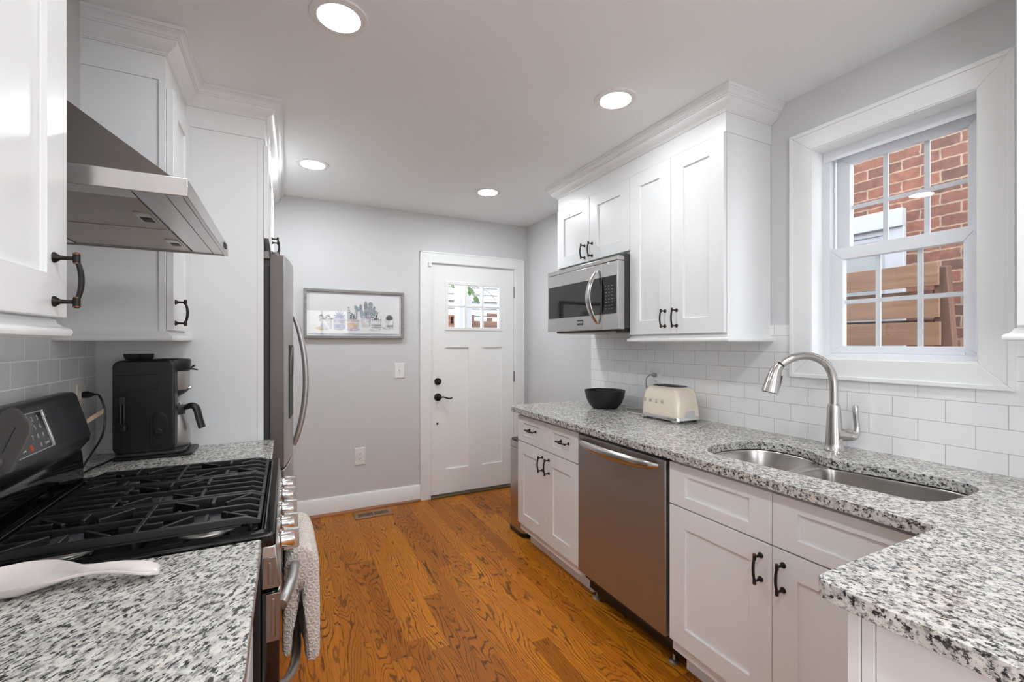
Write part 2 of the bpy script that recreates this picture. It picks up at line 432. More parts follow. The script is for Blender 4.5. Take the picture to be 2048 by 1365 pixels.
def towel_mat():
    m, nt, b = new_mat('beige_terry_cloth')
    N, L = nt.nodes, nt.links
    g = N.new('ShaderNodeNewGeometry')
    sp = N.new('ShaderNodeSeparateXYZ'); L.new(g.outputs['Position'], sp.inputs[0])
    cb = N.new('ShaderNodeCombineXYZ'); L.new(sp.outputs[1], cb.inputs[0]); L.new(sp.outputs[2], cb.inputs[1])
    v = N.new('ShaderNodeTexVoronoi'); v.inputs['Scale'].default_value = 52; v.inputs['Randomness'].default_value = 0.35
    L.new(g.outputs['Position'], v.inputs['Vector'])
    w = N.new('ShaderNodeMath'); w.operation = 'SINE'
    mm = N.new('ShaderNodeMath'); mm.operation = 'MULTIPLY'; mm.inputs[1].default_value = 16
    L.new(v.outputs['Distance'], mm.inputs[0]); L.new(mm.outputs[0], w.inputs[0])
    n = N.new('ShaderNodeTexNoise'); n.inputs['Scale'].default_value = 420; n.inputs['Detail'].default_value = 2
    L.new(g.outputs['Position'], n.inputs['Vector'])
    rp = N.new('ShaderNodeValToRGB')
    rp.color_ramp.elements[0].position = 0.1; rp.color_ramp.elements[0].color = (0.60, 0.52, 0.46, 1)
    rp.color_ramp.elements[1].position = 0.8; rp.color_ramp.elements[1].color = (0.80, 0.74, 0.68, 1)
    a = N.new('ShaderNodeMath'); a.operation = 'MULTIPLY_ADD'; a.inputs[1].default_value = 0.35; a.inputs[2].default_value = 0.15
    L.new(w.outputs[0], a.inputs[0])
    ad = N.new('ShaderNodeMath'); ad.operation = 'ADD'; L.new(a.outputs[0], ad.inputs[0]); L.new(n.outputs[0], ad.inputs[1])
    L.new(ad.outputs[0], rp.inputs[0]); L.new(rp.outputs[0], b.inputs['Base Color'])
    b.inputs['Roughness'].default_value = 1.0
    b.inputs['Specular IOR Level'].default_value = 0.1
    bp = N.new('ShaderNodeBump'); bp.inputs['Strength'].default_value = 0.8; bp.inputs['Distance'].default_value = 0.004
    L.new(ad.outputs[0], bp.inputs['Height']); L.new(bp.outputs[0], b.inputs['Normal'])
    return m
M['towel'] = towel_mat()

def watercolour(name, c, a=0.5):
    return plain(name, c, 0.85, var=0.25, spec=0.1)

# ------------------------------------------------------------------ mesh helpers
OFF = {}

class MB:
    """collects shapes (in room coordinates) and links them as ONE mesh object"""
    def __init__(self): self.bm = bmesh.new(); self.mi = 0
    def face(self, vs):
        try:
            f = self.bm.faces.new(vs); f.material_index = self.mi; return f
        except ValueError: return None
    def v(self, p): return self.bm.verts.new(p)
    def box(self, x0, x1, y0, y1, z0, z1):
        p = [self.v((x, y, z)) for x in (x0, x1) for y in (y0, y1) for z in (z0, z1)]
        for i in ((0, 1, 3, 2), (4, 6, 7, 5), (0, 4, 5, 1), (2, 3, 7, 6), (0, 2, 6, 4), (1, 5, 7, 3)):
            self.face([p[k] for k in i])
        return self
    def obox(self, c, ax, ay, az, hx, hy, hz):
        c = Vector(c); ax, ay, az = Vector(ax).normalized(), Vector(ay).normalized(), Vector(az).normalized()
        p = [self.v(c + ax * sx * hx + ay * sy * hy + az * sz * hz) for sx in (-1, 1) for sy in (-1, 1) for sz in (-1, 1)]
        for i in ((0, 1, 3, 2), (4, 6, 7, 5), (0, 4, 5, 1), (2, 3, 7, 6), (0, 2, 6, 4), (1, 5, 7, 3)):
            self.face([p[k] for k in i])
        return self
    def hexa(self, lo, hi):
        a = [self.v(p) for p in lo]; b = [self.v(p) for p in hi]
        n = len(a)
        self.face(a[::-1]); self.face(b)
        for i in range(n): self.face([a[i], a[(i + 1) % n], b[(i + 1) % n], b[i]])
        return self
    def prism(self, pts, axis, a0, a1):
        def mk(p, a): return {'x': (a, p[0], p[1]), 'y': (p[0], a, p[1]), 'z': (p[0], p[1], a)}[axis]
        return self.hexa([mk(p, a0) for p in pts], [mk(p, a1) for p in pts])
    def rings(self, rings, cap0=True, cap1=True):
        rv = [[self.v(p) for p in r] for r in rings]
        n = len(rv[0])
        for a, b in zip(rv, rv[1:]):
            for i in range(n): self.face([a[i], a[(i + 1) % n], b[(i + 1) % n], b[i]])
        if cap0: self.face(rv[0][::-1])
        if cap1: self.face(rv[-1])
        return self
    def tube(self, pts, r, seg=10, cap=True, flat=1.0, up=None):
        pts = [Vector(p) for p in pts]
        rs = r if isinstance(r, (list, tuple)) else [r] * len(pts)
        t0 = (pts[1] - pts[0]).normalized()
        ref = Vector(up) if up else (Vector((0, 0, 1)) if abs(t0.z) < 0.9 else Vector((1, 0, 0)))
        n = (ref - t0 * ref.dot(t0)).normalized()
        out = []
        for i, p in enumerate(pts):
            t = (pts[min(i + 1, len(pts) - 1)] - pts[max(i - 1, 0)])
            if t.length < 1e-9: t = t0
            t = t.normalized()
            n = (n - t * n.dot(t))
            n = n.normalized() if n.length > 1e-6 else t.orthogonal().normalized()
            bn = t.cross(n)
            out.append([p + n * (rs[i] * flat * cos(2 * pi * k / seg)) + bn * (rs[i] * sin(2 * pi * k / seg)) for k in range(seg)])
        return self.rings(out, cap, cap)
    def lathe(self, prof, c=(0, 0, 0), seg=32, axis='z', cap0=True, cap1=True, flip=1):
        cx, cy, cz = c
        rg = []
        for r, h in prof:
            ring = []
            for k in range(seg):
                a = 2 * pi * k / seg
                u, w = r * cos(a), r * sin(a)
                if axis == 'z': ring.append((cx + u, cy + w, cz + h))
                elif axis == 'x': ring.append((cx + h * flip, cy + u, cz + w * flip))
                else: ring.append((cx + u, cy + h * flip, cz - w * flip))
            rg.append(ring)
        return self.rings(rg, cap0, cap1)
    def cyl(self, p0, p1, r0, r1=None, seg=16):
        return self.tube([p0, p1], [r0, r0 if r1 is None else r1], seg)
    def ell(self, c, rx, ry, rz, su=16, sv=10):
        prof = [(max(1e-4, sin(pi * i / sv)), -cos(pi * i / sv)) for i in range(sv + 1)]
        return self.rings([[(c[0] + rx * r * cos(2 * pi * k / su), c[1] + ry * r * sin(2 * pi * k / su), c[2] + rz * h) for k in range(su)] for r, h in prof])
    def shaker(self, xf, d, y0, y1, z0, z1, st=0.078, rl=0.075, t=0.02, rec=0.009):
        """framed cabinet front: face at x = xf looking along d"""
        def ring(x, ys, zs): return [self.v((x, y, z)) for y, z in ((ys[0], zs[0]), (ys[1], zs[0]), (ys[1], zs[1]), (ys[0], zs[1]))]
        o = ring(xf, (y0, y1), (z0, z1)); i = ring(xf, (y0 + st, y1 - st), (z0 + rl, z1 - rl))
        p = ring(xf - d * rec, (y0 + st, y1 - st), (z0 + rl, z1 - rl)); b = ring(xf - d * t, (y0, y1), (z0, z1))
        for k in range(4):
            j = (k + 1) % 4
            self.face([o[k], o[j], i[j], i[k]]); self.face([i[k], i[j], p[j], p[k]]); self.face([b[k], b[j], o[j], o[k]])
        self.face(p); self.face(b[::-1])
        return self
    def sweep(self, path, prof, closed=False):
        """profile (outward, z) along a level path; outward is to the right of travel; corners mitred"""
        P = [Vector((p[0], p[1])) for p in path]
        n = len(P); rg = []
        for i in range(n):
            d0 = (P[i] - P[i - 1]).normalized() if (i > 0 or closed) else None
            d1 = (P[(i + 1) % n] - P[i]).normalized() if (i < n - 1 or closed) else None
            if d0 is None: d0 = d1
            if d1 is None: d1 = d0
            n0, n1 = Vector((d0.y, -d0.x)), Vector((d1.y, -d1.x))
            m = (n0 + n1); m = m / max(1e-6, m.dot(n0))
            rg.append([(P[i].x + m.x * o, P[i].y + m.y * o, z) for o, z in prof])
        if closed: rg.append(rg[0])
        return self.rings(rg, not closed, not closed)
    def plate(self, outer, holes, z0, z1):
        """flat slab with holes"""
        bm = self.bm; edges = []; loops = []
        for lp in [outer] + holes:
            vs = [bm.verts.new((p[0], p[1], z1)) for p in lp]
            loops.append(vs)
            edges += [bm.edges.new((vs[i], vs[(i + 1) % len(vs)])) for i in range(len(vs))]
        res = bmesh.ops.triangle_fill(bm, use_beauty=True, use_dissolve=False, edges=edges)
        fs = [g for g in res['geom'] if isinstance(g, bmesh.types.BMFace)]
        low = {}
        for vs in loops:
            for q in vs: low[q] = bm.verts.new((q.co.x, q.co.y, z0))
        for f in fs:
            f.material_index = self.mi
            if f.normal.z < 0: f.normal_flip()
        for f in fs: self.face([low[q] for q in reversed(f.verts)])
        for vs in loops:
            for i in range(len(vs)):
                a, b = vs[i], vs[(i + 1) % len(vs)]
                self.face([a, b, low[b], low[a]])
        return self
    def build(self, name, mat, parent=None, bevel=0.0, seg=2, smooth=35, label=None, kind=None, sub=0, ang=35):
        bm = self.bm
        bmesh.ops.recalc_face_normals(bm, faces=bm.faces)
        me = bpy.data.meshes.new(name)
        off = OFF.get(parent.name, Vector((0, 0, 0))) if parent else Vector((0, 0, 0))
        if off.length: bmesh.ops.translate(bm, verts=bm.verts, vec=-off)
        bm.to_mesh(me); bm.free()
        mats = mat if isinstance(mat, (list, tuple)) else [mat]
        for m in mats: me.materials.append(M[m] if isinstance(m, str) else m)
        if smooth:
            me.shade_smooth(); me.set_sharp_from_angle(angle=R(smooth))
        o = bpy.data.objects.new(name, me)
        C.objects.link(o)
        if parent: o.parent = parent
        OFF[o.name] = off
        if bevel:
            md = o.modifiers.new('edge', 'BEVEL'); md.width = bevel; md.segments = seg; md.limit_method = 'ANGLE'; md.angle_limit = R(ang)
            md.harden_normals = False
        if sub:
            md = o.modifiers.new('round', 'SUBSURF'); md.levels = sub; md.render_levels = sub
        if label: o['label'] = label
        if kind: o['kind'] = kind
        return o

def thing(name, label, cat, loc=(0, 0, 0), group=None, rz=0, kind=None):
    o = bpy.data.objects.new(name, None)
    C.objects.link(o)
    o.location = loc; o.rotation_euler = (0, 0, rz)
    o.empty_display_size = 0.05
    o['label'] = label; o['category'] = cat
    if group: o['group'] = group
    if kind: o['kind'] = kind
    OFF[o.name] = Vector(loc)
    return o

def tag(o, label, cat, group=None):
    o['label'] = label; o['category'] = cat
    if group: o['group'] = group
    return o

def spline(pts, n=8):
    """smooth curve through points"""
    P = [Vector(p) for p in pts]; out = []
    for i in range(len(P) - 1):
        p0, p1, p2, p3 = P[max(i - 1, 0)], P[i], P[i + 1], P[min(i + 2, len(P) - 1)]
        for k in range(n):
            t = k / n
            out.append(0.5 * ((2 * p1) + (p2 - p0) * t + (2 * p0 - 5 * p1 + 4 * p2 - p3) * t * t + (3 * p1 - p0 - 3 * p2 + p3) * t ** 3))
    out.append(P[-1]); return out

def rrect(x0, x1, y0, y1, r, n=6):
    pts = []
    for cx, cy, a in ((x1 - r, y1 - r, 0), (x0 + r, y1 - r, 90), (x0 + r, y0 + r, 180), (x1 - r, y0 + r, 270)):
        for k in range(n + 1):
            t = R(a + 90 * k / n); pts.append((cx + r * cos(t), cy + r * sin(t)))
    return pts

def text_mesh(body, size, mat, parent, name, origin, right, up, extrude=0.0004, align='CENTER', spacing=1.0):
    cu = bpy.data.curves.new(name, 'FONT')
    cu.body = body; cu.size = size; cu.extrude = extrude; cu.align_x = align; cu.align_y = 'CENTER'; cu.space_character = spacing
    cu.resolution_u = 3
    tmp = bpy.data.objects.new('tmp_text', cu); C.objects.link(tmp)
    dg = bpy.context.evaluated_depsgraph_get()
    me = bpy.data.meshes.new_from_object(tmp.evaluated_get(dg))
    bpy.data.objects.remove(tmp); bpy.data.curves.remove(cu)
    me.name = name
    r, u = Vector(right).normalized(), Vector(up).normalized(); n = r.cross(u)
    off = OFF.get(parent.name, Vector((0, 0, 0)))
    mtx = Matrix((r, u, n)).transposed().to_4x4(); mtx.translation = Vector(origin) - off
    me.transform(mtx)
    me.materials.clear(); me.materials.append(M[mat])
    o = bpy.data.objects.new(name, me); C.objects.link(o); o.parent = parent; OFF[o.name] = off
    return o

# cabinet pull: upright bar bowed outward along +x, built once and shared
def pull_mesh():
    m = MB(); hl = 0.0385
    for s in (-1, 1):
        z = s * hl
        m.mi = 0
        m.lathe([(0.0095, 0.0), (0.0095, 0.002), (0.0070, 0.005), (0.0040, 0.009), (0.0034, 0.022), (0.0042, 0.026)], (0, 0, z), 14, 'x')
        m.cyl((0.0305, 0, z - 0.0075), (0.0305, 0, z + 0.0075), 0.0054, seg=14)
        m.mi = 1
        m.cyl((0.0305, 0, z + s * 0.0075), (0.0305, 0, z + s * 0.0092), 0.0058, seg=14)
        m.cyl((0.0305, 0, z - s * 0.0088), (0.0305, 0, z - s * 0.0075), 0.0049, seg=14)
        m.mi = 0
        m.cyl((0.0305, 0, z + s * 0.0092), (0.0305, 0, z + s * 0.0108), 0.0048, 0.0035, seg=14)
    pts = [(0.0305 + 0.0065 * (1 - (k / 6.0) ** 2) ** 1.0, 0, hl * k / 6.0 * 0.95) for k in range(-6, 7)]
    m.tube(pts, [0.0036 + 0.0010 * (1 - (k / 6.0) ** 2) for k in range(-6, 7)], 12)
    o = m.build('pull_proto', ['bronze', 'copper'], smooth=40)
    me = o.data; bpy.data.objects.remove(o); me.name = 'handle'
    return me
PULL = pull_mesh()
def pull(parent, pos, d, horizontal=False):
    o = bpy.data.objects.new('handle', PULL); C.objects.link(o); o.parent = parent
    o.location = Vector(pos) - OFF[parent.name]
    rz = 0 if d > 0 else pi
    o.rotation_euler = (R(90) if horizontal else 0, 0, rz) if not horizontal else (R(90), 0, rz)
    OFF[o.name] = OFF[parent.name]
    o['label'] = 'dark bronze bow handle'
    return o

# ================================================================== THE SETTING
def struct(name, mb, mat, parent=None, **k):
    o = mb.build(name, mat, parent, **k)
    if parent is None: o['kind'] = 'structure'
    return o

fl = struct('floor', MB().box(XL - 0.15, XR + 0.2, YF - 0.15, YB + 0.12, -0.06, 0.0), 'oak')
struct('ceiling', MB().box(XL - 0.15, XR + 0.2, YF - 0.15, YB + 0.12, H, H + 0.1), 'ceil')
SY0, SY1, SR1, SZ0, SZ1 = -2.9, -1.0, -1.2, 0.15, 2.25            # side glazing added behind the viewer to let fill daylight in
m = MB()
m.box(XL - 0.12, XL, SY1, YB + 0.12, 0, H); m.box(XL - 0.12, XL, YF - 0.12, SY0, 0, H); m.box(XL - 0.12, XL, SY0, SY1, 0, SZ0); m.box(XL - 0.12, XL, SY0, SY1, SZ1, H)
struct('wall_left', m, 'wall')
# right wall with the window opening
WY0, WY1, WZ0, WZ1 = 0.637, 1.166, 1.268, 2.174
m = MB()
m.box(XR, XR + 0.2, SR1, WY0, 0, H); m.box(XR, XR + 0.2, YF - 0.12, SY0, 0, H); m.box(XR, XR + 0.2, SY0, SR1, 0, SZ0); m.box(XR, XR + 0.2, SY0, SR1, SZ1, H); m.box(XR, XR + 0.2, WY1, YB + 0.12, 0, H)
m.box(XR, XR + 0.2, WY0, WY1, 0, WZ0); m.box(XR, XR + 0.2, WY0, WY1, WZ1, H)
struct('wall_right', m, 'wall')
# back wall with the door opening
DX0, DX1, DZ1 = 1.103, 1.912, 2.024
m = MB()
m.box(XL, DX0, YB, YB + 0.12, 0, H); m.box(DX1, XR, YB, YB + 0.12, 0, H); m.box(DX0, DX1, YB, YB + 0.12, DZ1, H)
struct('wall_back', m, 'wall')
# unseen wall behind the viewer, its glazed opening added for fill daylight
m = MB()
m.box(XL, XR, YF - 0.12, YF, 0, 0.9); m.box(XL, XR, YF - 0.12, YF, 2.1, H)
m.box(XL, 0.1, YF - 0.12, YF, 0.9, 2.1); m.box(1.3, XR, YF - 0.12, YF, 0.9, 2.1)
struct('wall_front', m, 'wall')
w2 = thing('fill_window_rear', 'added white framed two-light window behind the viewer, for fill daylight', 'window', (0.7, YF - 0.06, 0.9), kind='structure')
m = MB()
m.box(0.1, 1.3, YF - 0.10, YF - 0.04, 0.9, 0.95); m.box(0.1, 1.3, YF - 0.10, YF - 0.04, 2.05, 2.1)
for x in (0.1, 0.675, 1.25): m.box(x, x + 0.05, YF - 0.10, YF - 0.04, 0.95, 2.05)
m.build('window_frame', 'vinyl', w2)
MB().box(0.15, 1.25, YF - 0.073, YF - 0.067, 0.95, 2.05).build('glass_pane', 'glass', w2)
for xs, SY1, nm, lb in ((XL - 0.07, SY1, 'fill_window_left', 'added white framed side glazing behind the viewer on the range side, for fill daylight'), (XR + 0.07, SR1, 'fill_window_right', 'added white framed side glazing behind the viewer past the peninsula, for fill daylight')):
    wq = thing(nm, lb, 'window', (xs, (SY0 + SY1) / 2, SZ0), kind='structure')
    m = MB(); m.box(xs - 0.03, xs + 0.03, SY0, SY1, SZ0, SZ0 + 0.05); m.box(xs - 0.03, xs + 0.03, SY0, SY1, SZ1 - 0.05, SZ1)
    for y in (SY0, (SY0 + SY1) / 2 - 0.025, SY1 - 0.05): m.box(xs - 0.03, xs + 0.03, y, y + 0.05, SZ0 + 0.05, SZ1 - 0.05)
    m.build('window_frame', 'vinyl', wq)
    MB().box(xs - 0.003, xs + 0.003, SY0 + 0.05, SY1 - 0.05, SZ0 + 0.05, SZ1 - 0.05).build('glass_pane', 'glass', wq)

# baseboards and oak shoe moulding along the back wall
struct('baseboard_back', MB().prism([(YB, 0.0), (YB - 0.016, 0.0), (YB - 0.016, 0.125), (YB - 0.008, 0.137), (YB, 0.137)], 'x', 0.0, 1.014), 'trim', bevel=0.0015)
struct('trim_1', MB().prism([(YB - 0.016, 0.0), (YB - 0.032, 0.0), (YB - 0.031, 0.008), (YB - 0.025, 0.015), (YB - 0.016, 0.019)], 'x', 0.0, 1.014), 'shoe')
struct('baseboard_right', MB().prism([(XR, 0.0), (XR - 0.016, 0.0), (XR - 0.016, 0.125), (XR - 0.008, 0.137), (XR, 0.137)], 'y', 2.66, YB - 0.03), 'trim', bevel=0.0015)

# door casing (mitred flat boards with a thin raised outer edge)
m = MB()
cx0, cx1, cz1 = 1.014, 2.001, 2.112
yo = YB - 0.020
m.hexa([(cx0, YB, 0), (DX0, YB, 0), (DX0, yo, 0), (cx0, yo, 0)], [(cx0, YB, cz1), (DX0, YB, DZ1), (DX0, yo, DZ1), (cx0, yo, cz1)])
m.hexa([(DX1, YB, 0), (cx1, YB, 0), (cx1, yo, 0), (DX1, yo, 0)], [(DX1, YB, DZ1), (cx1, YB, cz1), (cx1, yo, cz1), (DX1, yo, DZ1)])
m.hexa([(cx0, YB, cz1), (DX0, YB, DZ1), (DX0, yo, DZ1), (cx0, yo, cz1)], [(cx1, YB, cz1), (DX1, YB, DZ1), (DX1, yo, DZ1), (cx1, yo, cz1)])
m.box(cx0 - 0.004, cx0 + 0.008, yo - 0.004, YB, 0, cz1 + 0.004); m.box(cx1 - 0.008, cx1 + 0.004, yo - 0.004, YB, 0, cz1 + 0.004)
m.box(cx0 - 0.004, cx1 + 0.004, yo - 0.004, YB, cz1 - 0.008, cz1 + 0.004)
# jambs inside the opening
m.box(DX0 - 0.001, DX0 + 0.004, YB - 0.004, YB + 0.12, 0, DZ1); m.box(DX1 - 0.004, DX1 + 0.001, YB - 0.004, YB + 0.12, 0, DZ1)
m.box(DX0, DX1, YB - 0.004, YB + 0.12, DZ1 - 0.004, DZ1 + 0.001)
struct('trim_2', m, 'trim', bevel=0.0015)
struct('trim_3', MB().box(DX0, DX1, YB - 0.03, YB + 0.12, 0.0, 0.014), 'threshold', bevel=0.003)

# ---- exterior door
d1 = thing('door_1', 'white back door with six small panes and black hardware', 'door', ((DX0 + DX1) / 2, YB, 0.014), kind='structure')
dx0, dx1, dz0, dz1, yd = DX0 + 0.007, DX1 - 0.007, 0.024, DZ1 - 0.012, YB + 0.006
GX0, GX1, GZ0, GZ1 = 1.262, 1.757, 1.470, 1.852
def rect_with_holes(m, x0, x1, z0, z1, holes, y, t, rec):
    xs = sorted({x0, x1, *[h[0] for h in holes], *[h[1] for h in holes]}); zs = sorted({z0, z1, *[h[2] for h in holes], *[h[3] for h in holes]})
    for a, b in zip(xs, xs[1:]):
        for c, d in zip(zs, zs[1:]):
            inside = [h for h in holes if a >= h[0] - 1e-6 and b <= h[1] + 1e-6 and c >= h[2] - 1e-6 and d <= h[3] + 1e-6]
            if inside and inside[0][4] is None: continue
            m.box(a, b, y + (inside[0][4] if inside else 0), y + t, c, d)
m = MB()
rect_with_holes(m, dx0, dx1, dz0, dz1, [(GX0, GX1, GZ0, GZ1, None), (1.240, 1.453, 0.234, 1.298, 0.013), (1.585, 1.784, 0.234, 1.298, 0.013)], yd, 0.044, 0)
m.build('door_slab', 'door', d1)
m = MB()
g = 0.018
for z0, z1 in ((GZ0 - 0.026, GZ0 + 0.004), (GZ1 - 0.004, GZ1 + 0.026)): m.box(GX0 - 0.026, GX1 + 0.026, yd - 0.006, yd + 0.03, z0, z1)
for x0, x1 in ((GX0 - 0.026, GX0 + 0.004), (GX1 - 0.004, GX1 + 0.026)): m.box(x0, x1, yd - 0.006, yd + 0.03, GZ0, GZ1)
for k in (1, 2):
    x = GX0 + (GX1 - GX0) * k / 3; m.box(x - g / 2 - 0.002, x + g / 2 + 0.002, yd - 0.004, yd + 0.034, GZ0, GZ1)
zc = (GZ0 + GZ1) / 2
m.box(GX0, GX1, yd - 0.003, yd + 0.033, zc - g / 2, zc + g / 2)
m.build('glazing_bars', 'door', d1, bevel=0.003)
MB().box(GX0 - 0.01, GX1 + 0.01, yd + 0.018, yd + 0.024, GZ0 - 0.01, GZ1 + 0.01).build('glass_pane', 'glass', d1)
m = MB(); hx, hz = 1.171, 0.866
m.lathe([(0.033, 0.0), (0.033, 0.004), (0.029, 0.010), (0.014, 0.013), (0.012, 0.038), (0.014, 0.046), (0.010, 0.05)], (hx, yd, hz), 24, 'y', flip=-1)
m.tube(spline([(hx, yd - 0.044, hz), (hx + 0.035, yd - 0.047, hz + 0.004), (hx + 0.07, yd - 0.045, hz - 0.008), (hx + 0.098, yd - 0.046, hz - 0.012), (hx + 0.115, yd - 0.046, hz - 0.004)]), 0.0062, 10)
m.build('lever_handle', 'bronze', d1)
m = MB()
m.lathe([(0.031, 0.0), (0.031, 0.006), (0.027, 0.013), (0.013, 0.015)], (hx, yd, 1.002), 24, 'y', flip=-1)
m.obox((hx, yd - 0.022, 1.002), (0.86, 0, -0.5), (0, 1, 0), (0.5, 0, 0.86), 0.017, 0.010, 0.0045)
m.build('deadbolt', 'bronze', d1)
MB().lathe([(0.0095, 0.0), (0.0095, 0.003), (0.006, 0.005)], (1.167, yd, 0.637), 16, 'y', flip=-1).build('bore_cap', 'slot', d1)
for z in (1.808, 1.023, 0.25):
    h = MB(); h.cyl((DX1 - 0.003, yd - 0.005, z - 0.05), (DX1 - 0.003, yd - 0.005, z + 0.05), 0.0065)
    h.box(DX1 - 0.008, DX1 + 0.004, yd - 0.004, yd + 0.003, z - 0.05, z + 0.05)
    h.build('hinge', 'steelcap', d1)
tag(MB().box(1.078, 1.106, YB - 0.036, YB - 0.02, 1.985, 2.022).build('door_sensor', 'plate', bevel=0.003), 'small white contact sensor at the top corner of the door casing', 'sensor')

# ---- kitchen window
w1 = thing('window_1', 'white double-hung window above the sink with six panes in each sash', 'window', (XR, 0.9, WZ0), kind='structure')
oy0, oy1, oz0, oz1 = 0.553, 1.252, 1.185, 2.258
xo = XR - 0.020
m = MB()
def frame4(m, x0, x1, oy0, oy1, oz0, oz1, iy0, iy1, iz0, iz1):
    O = [(oy0, oz0), (oy1, oz0), (oy1, oz1), (oy0, oz1)]; I = [(iy0, iz0), (iy1, iz0), (iy1, iz1), (iy0, iz1)]
    for k in range(4):
        j = (k + 1) % 4
        q = [O[k], O[j], I[j], I[k]]
        m.hexa([(x0, *p) for p in q], [(x1, *p) for p in q])
frame4(m, xo, XR + 0.001, oy0, oy1, oz0, oz1, WY0, WY1, WZ0, WZ1)
frame4(m, xo - 0.006, XR + 0.001, oy0 - 0.002, oy1 + 0.002, oz0 - 0.002, oz1 + 0.002, oy0 + 0.014, oy1 - 0.014, oz0 + 0.014, oz1 - 0.014)
m.build('casing', 'trim', w1, bevel=0.002)
m = MB()
frame4(m, xo + 0.004, 2.128, WY0 - 0.006, WY1 + 0.006, WZ0 - 0.006, WZ1 + 0.006, WY0 + 0.004, WY1 - 0.004, WZ0 + 0.004, WZ1 - 0.004)
m.build('jamb', 'trim', w1, bevel=0.001)
m = MB()
frame4(m, 2.122, 2.245, WY0 - 0.02, WY1 + 0.02, WZ0 - 0.02, WZ1 + 0.02, WY0 + 0.022, WY1 - 0.012, WZ0 + 0.012, WZ1 - 0.02)
m.box(2.122, 2.150, WY1 - 0.030, WY1 - 0.010, WZ0, 2.15); m.box(2.158, 2.166, WY1 - 0.030, WY1 - 0.010, 1.74, 2.15)
m.prism([(2.117, WZ1 - 0.05), (2.117, WZ1 - 0.001), (2.235, WZ1 - 0.001), (2.235, WZ1 - 0.032), (2.160, WZ1 - 0.032)], 'y', WY0 + 0.005, WY1 - 0.005)
m.prism([(2.120, WZ0), (2.120, WZ0 + 0.02), (2.137, WZ0 + 0.025), (2.24, WZ0 + 0.025), (2.24, WZ0)], 'y', WY0, WY1)
m.build('window_frame', 'vinyl', w1, bevel=0.0015)
def sash(name, x0, x1, y0, y1, z0, z1, gy0, gy1, gz0, gz1, my, mz):
    m = MB()
    frame4(m, x0, x1, y0, y1, z0, z1, gy0, gy1, gz0, gz1)
    s = m.build(name, 'vinyl', w1, bevel=0.003)
    xg = (x0 + x1) / 2
    MB().box(xg - 0.002, xg + 0.002, gy0 - 0.005, gy1 + 0.005, gz0 - 0.005, gz1 + 0.005).build('glass_pane', 'glass', s)
    g = MB()
    for y in my: g.box(xg + 0.004, xg + 0.010, y - 0.0085, y + 0.0085, gz0, gz1)
    g.box(xg + 0.0045, xg + 0.0095, gy0, gy1, mz - 0.0085, mz + 0.0085)
    g.build('glazing_bars', 'grid', s)
    return s
lo = sash('lower_sash', 2.136, 2.168, 0.662, 1.150, 1.291, 1.745, 0.708, 1.092, 1.322, 1.693, (0.972, 0.836), 1.511)
up = sash('upper_sash', 2.172, 2.204, 0.666, 1.136, 1.712, 2.152, 0.708, 1.083, 1.752, 2.109, (0.962, 0.829), 1.922)
MB().box(2.168, 2.173, 1.098, 1.106, 1.70, 1.735).build('tilt_latch', 'slot', up)
m = MB(); m.box(2.1335, 2.137, 0.668, 0.680, 1.72, 1.745); m.box(2.130, 2.137, 0.70, 1.10, 1.291, 1.302)
m.build('lift_rail', 'vinyl', lo, bevel=0.002)

# ---- subway tile
m = MB()
m.box(XR - 0.008, XR, 1.356, 2.751, 0.9, 1.415); m.box(XR - 0.008, XR, 1.254, 1.356, 0.9, 1.418)
m.box(XR - 0.008, XR, 0.551, 1.254, 0.9, 1.184); m.box(XR - 0.008, XR, -0.6, 0.551, 0.9, 1.418)
o = struct('tile_backsplash', m, 'tileR', smooth=0); o['label'] = 'white subway tile backsplash behind the sink and toaster'; o['category'] = 'backsplash'
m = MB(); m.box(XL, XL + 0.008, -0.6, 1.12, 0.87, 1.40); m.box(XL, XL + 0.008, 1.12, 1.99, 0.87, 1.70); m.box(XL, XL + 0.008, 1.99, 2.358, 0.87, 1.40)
o = struct('tile_backsplash', m, 'tileL', smooth=0); o['label'] = 'subway tile backsplash greyed as in shade, behind the gas range'; o['category'] = 'backsplash'

# ---- outdoors
struct('ground', MB().box(XR + 0.2, 9, -0.4, 12, -0.35, -0.3), 'ground')
struct('ground', MB().box(-4, XR + 0.2, YB + 0.12, 12, -0.35, -0.3), 'ground')

